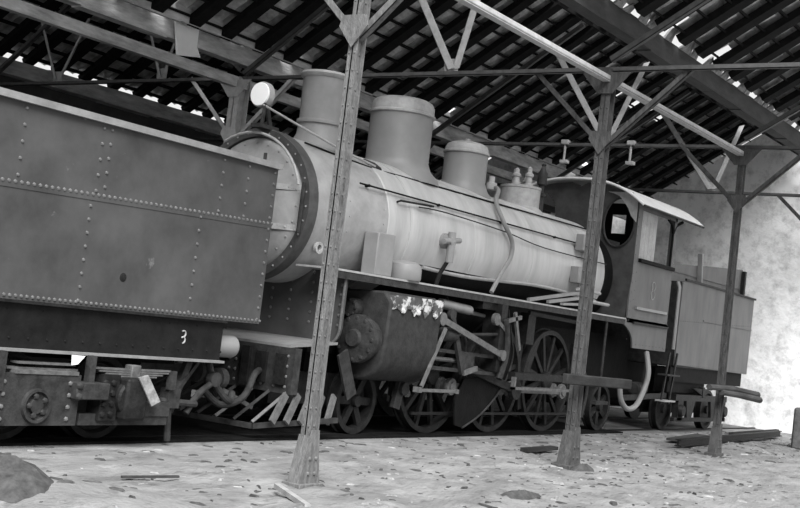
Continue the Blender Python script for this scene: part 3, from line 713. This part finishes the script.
# roof sheet, curved, overhanging behind
b = MB(); pr = arcroof(24, 8.72, 11.48, 4.12, 4.56)
pr2 = [(y, z+0.03) for y, z in pr]
for xa, xb in ((20.05, 23.08),):
    n = len(pr); vs = [(xa, y, z) for y, z in pr]+[(xb, y, z) for y, z in pr]+[(xa, y, z) for y, z in pr2]+[(xb, y, z) for y, z in pr2]; fs = []
    for i in range(n-1): fs += [(i, i+1, n+i+1, n+i), (2*n+i, 3*n+i, 3*n+i+1, 2*n+i+1), (i, 2*n+i, 2*n+i+1, i+1), (n+i, n+i+1, 3*n+i+1, 3*n+i)]
    fs += [(0, n, 3*n, 2*n), (n-1, 3*n-1, 4*n-1, 2*n-1)]; b.add(vs, fs)
rf = P_(b, 'cab_roof', 'roofsheet')
b = MB(); b.tube([(20.03, y, z+0.01) for y, z in pr], 0.025, 8); P_(b, 'roof_edge', 'roofsheet', rf)
P_(MB().tube([(20.05, 8.72, 4.12), (23.08, 8.72, 4.12)], 0.022, 8), 'roof_gutter', 'iron2', rf)
# cab interior: backhead block and rear post
P_(MB().box(20.25, 20.9, 9.5, 10.7, 2.08, 3.5), 'boiler_backhead', 'iron')
for y in (8.95, 11.22): P_(MB().box(22.02, 22.1, y-0.04, y+0.04, 2.08, 4.2), 'cab_pillar', 'cab')
P_(MB().tube([(22.5, 8.86, 1.62), (22.5, 8.86, 2.85), (22.55, 8.92, 2.95)], 0.035, 8), 'entry_handrail', 'dome')
# cab steps and the hanging hose
b = MB(); b.bar((22.2, 8.8, 1.55), (22.0, 8.8, 0.55), 0.03, 0.05); b.bar((22.6, 8.8, 1.55), (22.4, 8.8, 0.55), 0.03, 0.05); P_(b, 'step_hanger', 'iron')
P_(MB().box(21.95, 22.6, 8.7, 8.9, 1.1, 1.13), 'foot_step', 'iron2'); P_(MB().box(21.95, 22.5, 8.7, 8.9, 0.6, 0.63), 'foot_step', 'pale')
P_(MB().tube([(21.3, 8.9, 1.5), (21.12, 8.75, 1.15), (21.03, 8.75, 0.85), (20.72, 8.75, 0.52), (20.33, 8.75, 0.45), (20.02, 8.75, 0.6), (19.9, 8.75, 0.85)], 0.05, 10, 5), 'hanging_hose', 'dome')
P_(MB().tube([(19.4, 8.9, 2.0), (19.4, 8.9, 0.55)], 0.025, 8).box(19.2, 19.7, 8.85, 8.95, 0.5, 0.56), 'cab_ladder', 'iron2')

# smaller gear among the wheels
P_(MB().lathe([(0.0, 0), (0.1, 0.01), (0.13, 0.05), (0.13, 0.4), (0.1, 0.44), (0.0, 0.45)], (21.2, 9.05, 0.8), 'x', 20), 'brake_cylinder', 'iron2')
P_(MB().bar((20.6, 9.0, 0.62), (22.7, 9.0, 0.7), 0.05, 0.1).bar((21.5, 8.95, 1.4), (21.45, 8.95, 0.62), 0.08, 0.06), 'drag_link', 'iron2')
P_(MB().lathe([(0.06, 0), (0.1, 0.02), (0.1, 0.3), (0.06, 0.32)], (14.0, 8.85, 1.42), 'x', 16).tube([(14.3, 8.85, 1.42), (15.5, 8.85, 1.5)], 0.025, 8), 'valve_spindle_guide', 'iron2')
P_(MB().bar((14.15, 8.82, 1.7), (14.6, 8.82, 0.9), 0.05, 0.09).lathe([(0.08, -0.03), (0.08, 0.03)], (14.15, 8.82, 1.7), 'y', 14), 'combination_lever', 'iron2')
P_(MB().bar((14.6, 8.8, 0.9), (14.95, 8.8, 0.98), 0.04, 0.07), 'union_link', 'bright')
P_(MB().tube([(14.4, 9.1, 1.95), (14.5, 9.0, 1.5), (14.9, 9.0, 1.35), (15.0, 9.1, 0.6)], 0.022, 8, 4), 'oil_pipe', 'iron2')
P_(MB().tube([(18.9, 9.0, 1.95), (18.75, 9.0, 1.3), (19.1, 9.0, 0.8), (19.1, 9.05, 0.25)], 0.03, 8, 4), 'sand_pipe', 'iron2')
P_(MB().bar((13.6, 9.12, 1.0), (13.45, 9.12, 0.35), 0.06, 0.16).lathe([(0.09, -0.06), (0.09, 0.06)], (13.55, 9.1, 0.62), 'y', 14), 'equalising_lever', 'iron2')
P_(MB().box(16.9, 17.15, 9.1, 9.25, 1.4, 1.9).bar((16.9, 9.1, 1.9), (18.9, 9.1, 1.86), 0.05, 0.06), 'spring_bracket', 'iron')
P_(MB().tube([(10.8, 9.3, 0.75), (10.55, 9.15, 0.7), (10.35, 9.1, 0.45), (10.1, 9.2, 0.35), (9.9, 9.3, 0.5)], 0.04, 10, 4), 'air_hose', 'iron2', bb)
P_(MB().lathe([(0.05, 0), (0.12, 0.01), (0.12, 0.1), (0.05, 0.11)], (10.3, 9.5, 0.62), 'x', 16).bar((10.3, 9.4, 0.5), (10.85, 9.4, 0.3), 0.06, 0.05), 'coupling_lever', 'bright', bb)
P_(MB().lathe([(0.1, -0.05), (0.14, -0.04), (0.14, 0.04), (0.1, 0.05)], (18.95, 9.12, 0.95), 'y', 20).bar((18.95, 9.12, 1.4), (18.95, 9.12, 0.9), 0.05, 0.07), 'brake_rocker', 'iron2')
# ------------------------------------------------------------------ tenders
def number3(b, x, y, z, s_):
    # the digit 3 as two open arcs facing -y
    for zc in (z+s_*0.27, z-s_*0.27):
        pts = [(x+math.cos(t)*s_*0.25, y, zc+math.sin(t)*s_*0.27) for t in [math.radians(140-k*26) for k in range(10)]]
        b.tube(pts, s_*0.07, 6)
def bogie_plate(x0, x1, y, root, sgn=1, m='iron2', wr=0.43):
    """side plate with rivets, axle box cap and the wheel behind"""
    b = MB(); b.box(x0, x1, *sorted((y, y+sgn*0.04)), 0.19, 0.66)
    xc = (x0+x1)/2
    for a in (x0+0.12, x1-0.12):
        for z in (0.25, 0.36, 0.47, 0.58): b.rivet((a, y, z), 0.024, (0,-sgn,0))
    pl = b.build('side_plate', M[m], root, rivet_mat=M['rivet'])
    b = MB(); b.lathe([(0.0, -0.03), (0.07, -0.03), (0.075, 0.0), (0.12, -0.005), (0.13, -0.035), (0.155, -0.035), (0.16, 0.0)], (xc, 0, 0.37), 'y', 24, caps=False)
    for k in range(5):
        a = 2*PI*k/5+0.6; b.rivet((xc+math.cos(a)*0.09, -0.03, 0.37+math.sin(a)*0.09), 0.03, (0,-1,0))
    for v in b.v: v.y = y + sgn*v.y
    b.build('axle_box_cap', M['iron2'], pl)
def simple_wheel(x, y, r, root, sgn):
    b = MB(); z = r-0.01
    b.lathe([(0.0, -0.02), (r*0.2, -0.02), (r*0.22, 0.03), (r*0.8, 0.05), (r*0.86, 0.0), (r, 0.0), (r, 0.1), (r+0.028, 0.12), (r+0.028, 0.14), (0.0, 0.14)], (x, 0, z), 'y', 36, caps=False)
    for v in b.v: v.y = y + sgn*v.y
    b.build('wheel', M['iron'], root, loc=(x, y, z))
def tender(name, label, x0, x1, seam, cols, rear, loc, front_slope=None):
    root = thing(name, label, 'tender', loc)
    yn, yf, z0, z1 = 8.85, 11.35, 1.30, 3.06
    b = MB(); b.box(x0, x1, yn, yn+0.02, z0, z1)
    b.rivets((x0, yn, z0+0.035), (x1, yn, z0+0.035), 0.062, 0.019, (0,-1,0))
    b.rivets((x0, yn, seam[0]), (x1, yn, seam[1]), 0.068, 0.021, (0,-1,0))
    for xa, za, zb in cols: b.rivets((xa, yn, za), (xa, yn, zb), 0.125, 0.019, (0,-1,0))
    b.build('tank_side', M['tank'] if not rear else M['cab'], root, rivet_mat=M['rivet'])
    # seam strip
    n = len(b.v)
    MB().bar((x0, yn-0.002, seam[0]-0.03), (x1, yn-0.002, seam[1]-0.03), 0.008, 0.05).build('seam_strip', M['tank'] if not rear else M['cab'], root)
    MB().box(x0, x1, yf-0.02, yf, z0, z1).build('tank_side', M['tank'], root)
    MB().box(x0, x0+0.02, yn+0.02, yf-0.02, z0, z1).build('tank_end', M['tank'], root)
    e = MB().box(x1-0.02, x1, yn+0.02, yf-0.02, z0, z1); e.build('tank_end', M['tank'], root)
    MB().box(x0+0.02, x1-0.02, yn+0.02, yf-0.02, 2.72, 2.75).build('tank_deck', M['iron'], root)
    MB().box(x0, x1, yn+0.02, yf-0.02, z0-0.01, z0+0.02).build('tank_bottom', M['iron'], root)
    return root
# left tender -------------------------------------------------------
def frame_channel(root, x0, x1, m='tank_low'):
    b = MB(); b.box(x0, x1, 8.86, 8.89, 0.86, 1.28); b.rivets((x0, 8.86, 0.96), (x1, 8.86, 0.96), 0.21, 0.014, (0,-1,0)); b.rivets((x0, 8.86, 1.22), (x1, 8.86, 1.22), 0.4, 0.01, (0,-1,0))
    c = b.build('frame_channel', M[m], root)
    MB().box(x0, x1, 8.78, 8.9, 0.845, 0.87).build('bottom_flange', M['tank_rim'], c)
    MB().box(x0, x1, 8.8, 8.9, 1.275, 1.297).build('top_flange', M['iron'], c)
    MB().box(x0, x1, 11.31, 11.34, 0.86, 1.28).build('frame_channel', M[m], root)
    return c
tl = tender('tender', 'large dark riveted tender at the left edge in front of the smokebox', 2.0, 10.18, (2.21, 2.43),
            [(6.0, 1.35, 3.0), (6.72, 2.4, 3.0), (7.58, 1.35, 2.25), (7.62, 2.4, 3.0), (7.72, 2.45, 3.0), (9.05, 1.35, 2.35), (9.3, 2.45, 3.0), (9.7, 2.45, 3.0), (10.13, 1.35, 3.0)], False, (6.0, 10.1, 0))
b = MB(); b.box(2.0, 10.2, 8.8, 8.9, 3.045, 3.11); b.build('rim', M['tank_rim'], tl)
MB().box(2.0, 10.2, 11.3, 11.4, 3.045, 3.11).build('rim', M['tank_rim'], tl)
MB().box(10.13, 10.2, 8.9, 11.3, 3.045, 3.11).build('rim', M['tank_rim'], tl)
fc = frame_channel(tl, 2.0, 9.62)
MB().box(9.6, 10.15, 9.3, 10.9, 1.2, 1.3).build('end_beam', M['iron'], tl)
b = MB(); number3(b, 9.03, 8.855, 1.09, 0.12); b.build('painted_numeral', M['pale'], fc)
MB().lathe([(0, -0.012), (0.03, -0.01), (0.045, 0.0)], (8.1, 8.85, 1.62), 'y', 14, caps=False).build('bolt_cap', M['iron'], tl)
MB().tube([(10.1, 9.0, 3.1), (10.1, 9.0, 3.22)], 0.02, 8).build('rail_stub', M['iron2'], tl)
MB().prism([(9.65, 3.11), (9.7, 3.26), (10.05, 3.2), (10.2, 3.11)], 'y', 9.6, 9.65).build('deck_flap', M['tank_rim'], tl)
# its bogie
MB().tube([(9.7, 9.1, 0.86), (9.75, 9.0, 0.6), (9.95, 8.95, 0.42), (10.1, 9.05, 0.5)], 0.04, 10, 4).build('air_hose', M['iron2'], tl)
MB().lathe([(0.05, 0), (0.13, 0.01), (0.13, 0.06), (0.05, 0.07)], (9.66, 9.25, 0.72), 'x', 18).build('hose_flange', M['iron2'], tl)
MB().bar((9.25, 8.95, 0.84), (9.05, 8.95, 0.3), 0.06, 0.08).build('brake_lever', M['iron2'], tl)
def leaf_spring(xc, z, L, y, root, m='bright', inv=True):
    b = MB()
    for k in range(6):
        l = L*(1-0.15*k)/2; zz = z-0.022*k if inv else z+0.022*k
        s_ = -1 if inv else 1
        b.add([(xc-l, y-0.04, zz+0.006), (xc, y-0.04, zz), (xc+l, y-0.04, zz+0.006), (xc-l, y+0.04, zz+0.006), (xc, y+0.04, zz), (xc+l, y+0.04, zz+0.006),
               (xc-l, y-0.04, zz+0.02), (xc, y-0.04, zz+0.02), (xc+l, y-0.04, zz+0.02), (xc-l, y+0.04, zz+0.02), (xc, y+0.04, zz+0.02), (xc+l, y+0.04, zz+0.02)],
              [(0,3,4,1),(1,4,5,2),(6,7,10,9),(7,8,11,10),(0,1,7,6),(1,2,8,7),(3,9,10,4),(4,10,11,5),(0,6,9,3),(2,5,11,8)])
    sp = b.build('leaf_spring', M[m], root)
    MB().box(xc-0.06, xc+0.06, y-0.055, y+0.055, z-0.16, z+0.06).build('spring_buckle', M[m], sp, bevel=0.01)
for sgn, y in ((1, 8.75), (-1, 11.45)):
    bogie_plate(6.68, 7.66, y, tl, sgn); bogie_plate(4.6, 5.9, y, tl, sgn)
    leaf_spring(8.33, 0.72, 1.08, y+sgn*0.04, tl); leaf_spring(6.3, 0.72, 0.9, y+sgn*0.04, tl)
b = MB(); b.box(6.9, 7.62, 8.74, 8.9, 0.655, 0.69); b.box(6.95, 7.6, 8.78, 8.9, 0.74, 0.76); b.box(6.85, 7.65, 8.8, 8.9, 0.69, 0.71); b.build('bolster_plates', M['bright'], tl)
for x in (6.74, 7.76, 8.84): MB().box(x-0.035, x+0.035, 8.72, 8.79, 0.5 if x < 8 else 0.55, 0.85 if x < 8 else 0.74).build('spring_hanger', M['iron2'], tl)
b = MB(); b.box(7.55, 7.95, 8.66, 8.86, 0.44, 0.6); 
for x, z in ((7.58, 0.57), (7.58, 0.47)): b.rivet((x, 8.66, z), 0.04, (0,-1,0))
b.build('hanger_block', M['iron2'], tl, bevel=0.01)
b = MB(); b.box(7.9, 8.12, 8.72, 8.9, 0.24, 0.68)
for z in (0.3, 0.4, 0.5, 0.6):
    for x in (7.94, 8.04): b.rivet((x, 8.72, z), 0.035, (0,-1,0))
b.build('pedestal', M['iron'], tl)
MB().lathe([(0.15, -0.02), (0.17, 0.0), (0.19, 0.25), (0.15, 0.27)], (8.25, 8.68, 0.46), 'y', 24).build('axle_box', M['iron'], tl)
MB().box(8.14, 8.42, 8.62, 8.9, 0.25, 0.66).build('axle_box_front', M['iron'], tl, bevel=0.03)
MB().box(7.7, 8.85, 8.76, 8.9, 0.19, 0.3).box(8.42, 8.85, 8.74, 8.88, 0.28, 0.42).build('bogie_frame_bar', M['iron2'], tl)
MB().tube([(8.9, 8.82, 0.42), (8.95, 8.82, 0.02)], 0.035, 8).tube([(8.75, 8.8, 0.43), (9.3, 8.82, 0.40)], 0.035, 8).box(8.83, 9.0, 8.76, 8.88, 0.36, 0.56).build('rail_guard', M['iron2'], tl)
MB().bar((9.0, 8.9, 0.5), (9.45, 9.05, 0.84), 0.12, 0.05).tube([(9.2, 8.85, 0.3), (9.35, 8.85, 0.5), (9.6, 8.9, 0.62)], 0.035, 8, 3).lathe([(0.08, -0.04), (0.08, 0.04)], (9.62, 8.9, 0.66), 'y', 14).build('drawgear', M['iron2'], tl)
for x in (5.3, 7.17, 8.3):
    for sgn, y in ((1, 9.2), (-1, 11.0)): simple_wheel(x, y, 0.42, tl, sgn)
    MB().tube([(x, 9.2, 0.41), (x, 11.0, 0.41)], 0.07, 12).build('axle', M['dark'], tl)
for y in (9.5, 10.65): MB().box(2.0, 9.6, y, y+0.05, 0.75, 1.25).build('inner_frame', M['dark'], tl)
# pale patches: a board leaning on the bogie and a paper scrap under the channel
b = MB(); b.prism([(8.245, 0.673), (8.363, 0.702), (8.57, 0.446), (8.461, 0.397)], 'y', 8.6, 8.617)
single(b, 'pale_board', M['rubble'], 'small pale board leaning against the left tender bogie', 'board')
b = MB(); b.prism([(7.52, 0.845), (7.68, 0.84), (7.6, 0.76), (7.53, 0.75)], 'y', 8.755, 8.762)
single(b, 'paper_scrap', M['white'], 'white paper scrap hanging under the left tender frame', 'paper')
# rear tender -------------------------------------------------------
tr = thing('tender', 'smaller plain grey tender behind the cab beside the gable wall', 'tender', (24.9, 10.1, 0))
b = MB(); b.prism([(22.7, 2.96), (22.68, 1.32), (23.2, 1.32), (27.1, 1.27), (27.12, 2.98), (25.0, 3.0), (22.95, 3.02)], 'y', 8.87, 8.9)
b.rivets((22.78, 8.87, 2.2), (27.05, 8.87, 2.36), 0.12, 0.012, (0,-1,0)); b.rivets((23.3, 8.87, 1.34), (27.05, 8.87, 1.30), 0.12, 0.01, (0,-1,0))
b.build('tank_side', M['cab'], tr)
MB().box(22.7, 27.1, 11.3, 11.33, 1.3, 3.0).build('tank_side', M['cab'], tr)
for x in (22.72, 27.08): MB().box(x-0.015, x+0.015, 8.9, 11.3, 1.3, 2.98).build('tank_end', M['iron2'], tr)
MB().box(22.74, 27.06, 8.9, 11.3, 1.28, 1.31).box(22.74, 27.06, 8.9, 11.3, 2.8, 2.83).build('tank_deck', M['iron'], tr)
b = MB(); b.bar((22.8, 8.86, 3.03), (25.3, 8.86, 3.01), 0.04, 0.04); b.bar((25.3, 8.86, 3.01), (27.15, 8.86, 2.99), 0.05, 0.04); b.build('rim', M['iron'], tr)
MB().box(24.0, 27.1, 8.855, 8.872, 2.27, 2.3).build('seam_strip', M['cab'], tr)
b = MB(); b.prism([(22.82, 2.95), (27.05, 2.95), (27.05, 3.64), (25.0, 3.5), (22.82, 3.33)], 'y', 9.18, 9.22)
b.box(22.82, 27.05, 9.16, 9.18, 3.18, 3.2)
b.build('coal_board', M['cab'], tr)
MB().box(26.95, 27.05, 9.08, 9.16, 2.85, 3.6).build('stake', M['iron'], tr)
MB().bar((24.28, 9.12, 2.9), (24.14, 9.12, 3.68), 0.1, 0.06).build('stake', M['chim'], tr)
for y in (9.5, 10.65): MB().box(22.8, 26.2, y, y+0.05, 0.3, 1.25).build('inner_frame', M['dark'], tr)
MB().box(22.75, 24.6, 9.0, 9.3, 0.75, 1.27).build('brake_box', M['dark'], tr, bevel=0.02)
for y in (8.95, 11.2): MB().box(22.7, 27.0, y, y+0.05, 0.98, 1.28).build('frame_channel', M['dark'], tr)
for sgn, y in ((1, 8.85), (-1, 11.35)):
    b = MB(); b.box(22.9, 25.9, *sorted((y, y+sgn*0.08)), 0.62, 0.74); b.box(22.9, 25.9, *sorted((y, y+sgn*0.08)), 0.2, 0.28)
    b.prism([(23.5, 0.62), (24.0, 0.62), (23.85, 0.28), (23.6, 0.28)], 'y', *sorted((y, y+sgn*0.06))); b.prism([(24.9, 0.62), (25.4, 0.62), (25.25, 0.28), (25.0, 0.28)], 'y', *sorted((y, y+sgn*0.06)))
    b.build('bogie_frame', M['iron'], tr)
    leaf_spring(24.4, 0.86, 1.1, y+sgn*0.04, tr, m='iron')
    for x in (23.2, 25.7):
        b = MB(); b.lathe([(0, -0.08), (0.1, -0.08), (0.13, -0.03), (0.14, 0.05)], (x, 0, 0.42), 'y', 18, caps=False); b.box(x-0.14, x+0.14, 0.0, 0.12, 0.22, 0.62)
        for v in b.v: v.y = y + sgn*v.y
        b.build('axle_box', M['iron'], tr)
        simple_wheel(x, 9.2 if sgn > 0 else 11.0, 0.42, tr, sgn)
for x in (23.2, 25.7): MB().tube([(x, 9.2, 0.41), (x, 11.0, 0.41)], 0.07, 12).build('axle', M['dark'], tr)

# ------------------------------------------------------------------ rails and things on the ground
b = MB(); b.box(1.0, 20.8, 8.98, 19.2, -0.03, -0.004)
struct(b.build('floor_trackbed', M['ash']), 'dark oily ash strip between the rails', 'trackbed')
for y in (9.27, 10.93):
    b = MB(); b.prism([(y-0.07, -0.14), (y+0.07, -0.14), (y+0.07, -0.12), (y+0.01, -0.1), (y+0.01, -0.04), (y+0.036, -0.025), (y+0.036, -0.003), (y-0.036, -0.003), (y-0.036, -0.025), (y-0.01, -0.04), (y-0.01, -0.1), (y-0.07, -0.12)], 'x', 1.0, 29.3)
    single(b, 'track_rail', M['iron'], 'near rail of the track under the locomotive' if y < 10 else 'far rail of the track under the locomotive', 'rail')
b = MB()
p, q = Vector((19.45, 7.4, 0.06)), Vector((26.6, 7.85, 0.09))
b.bar(p, q, 0.04, 0.1).bar(p+Vector((0,0,0.05)), q+Vector((0,0,0.05)), 0.1, 0.02).bar(p-Vector((0,0,0.05)), q-Vector((0,0,0.05)), 0.12, 0.02)
single(b, 'steel_joist', M['iron'], 'long dark steel joist lying on the ground behind the third post', 'steel beam')
b = MB(); b.bar((20.2, 7.75, 0.04), (22.6, 8.1, 0.04), 0.3, 0.04); single(b, 'plank', M['plank'], 'pale plank flat on the ground behind the steel joist', 'plank')
b = MB(); b.bar((24.0, 8.05, 0.06), (27.6, 8.2, 0.08), 0.08, 0.08); single(b, 'plank', M['plank_dark'], 'dark thin plank near the foot of the gable wall', 'plank')
b = MB(); b.bar((7.9, 6.45, 0.02), (7.45, 5.75, 0.0), 0.05, 0.04); single(b, 'stick', M['pale'], 'pale stick lying at the foot of the nearest post', 'stick')
b = MB(); b.bar((6.95, 7.3, -0.015), (7.5, 7.2, -0.015), 0.03, 0.02); single(b, 'plank', M['plank'], 'thin dark plank on the ground at lower left', 'plank')
b = MB(); b.bar((14.4, 7.6, 0.01), (15.2, 7.55, 0.03), 0.12, 0.05); single(b, 'plank', M['plank_dark'], 'short dark plank on the ground right of the middle post', 'plank')
def heap(cx, cy, rx, ry, h, m, label, seed):
    q = random.Random(seed); b = MB(); n = 30; pr = []
    for j, (rr_, hh) in enumerate(((1, -0.05), (0.85, 0.3), (0.6, 0.65), (0.3, 0.92))):
        for k in range(n):
            a = 2*PI*k/n; w_ = q.uniform(0.93, 1.07); b.v.append(Vector((cx+math.cos(a)*rx*rr_*w_, cy+math.sin(a)*ry*rr_*w_, hgt(cx, cy)+h*hh*q.uniform(0.85, 1.15))))
    for j in range(3):
        for k in range(n): b.f.append((j*n+k, j*n+(k+1)%n, (j+1)*n+(k+1)%n, (j+1)*n+k))
    b.v.append(Vector((cx, cy, hgt(cx, cy)+h))); b.f += [(3*n+k, 3*n+(k+1)%n, 4*n) for k in range(n)]
    return single(b, 'earth_heap', m, label, 'heap of earth')
heap(10.3, 5.45, 0.45, 0.1, 0.07, M['rubble_dark'], 'small low dark heap of earth in the centre foreground', 4)
heap(5.4, 6.95, 0.4, 0.6, 0.22, M['rubble_dark'], 'dark heap of earth at the left edge of the floor', 5)
heap(13.75, 6.42, 0.26, 0.12, 0.09, M['rubble_dark'], 'dark clods heaped against the foot of the middle post', 6)
MB().tube([(9.62, 9.0, 1.02), (9.95, 9.0, 1.02)], 0.125, 20).build('buffer', M['dome'], tl, bevel=0.02)
MB().box(9.6, 9.66, 8.92, 9.12, 0.86, 1.2).build('buffer_plate', M['iron2'], tl)
# stone footing of the fourth post
b = MB(); b.box(23.98, 24.6, 6.25, 6.85, -0.05, 0.78)
single(b, 'stone_footing', M['footing'], 'dark square stone footing at the right edge', 'stone footing', bevel=0.05)
# rubble: small stones and chips
rr = random.Random(21); b = MB(); bd = MB()
for i in range(1500):
    d = rr.random()**0.8; x = 5.0+22*d; y = rr.uniform(4.2, 8.9)
    if y < 5.9 - 0.0*x and x > 16: continue
    t = b if rr.random() < 0.3 else bd
    s_ = rr.uniform(0.006, 0.02)*(1.8 if rr.random() < 0.08 else 1); z = hgt(x, y); n = len(t.v)
    ang = rr.gauss(-0.6, 0.7); e = rr.uniform(1, 5)
    for k in range(6):
        a = PI*k/3; px, py = math.cos(a)*s_*e*rr.uniform(.7, 1.2), math.sin(a)*s_*rr.uniform(.7, 1.2)
        t.v.append(Vector((x+px*math.cos(ang)-py*math.sin(ang), y+px*math.sin(ang)+py*math.cos(ang), z-0.004)))
    for k in range(6):
        v = t.v[n+k]; t.v.append(Vector((x+(v.x-x)*0.7, y+(v.y-y)*0.7, z+s_*rr.uniform(.4, .9))))
    t.f += [(n+k, n+(k+1)%6, n+6+(k+1)%6, n+6+k) for k in range(6)] + [tuple(n+6+k for k in range(6))]
single(b, 'pale_rubble', M['rubble'], 'pale stone chips scattered over the earth floor', 'rubble', kind='stuff')
single(bd, 'dark_rubble', M['rubble_dark'], 'dark chips and litter scattered over the earth floor', 'rubble', kind='stuff')
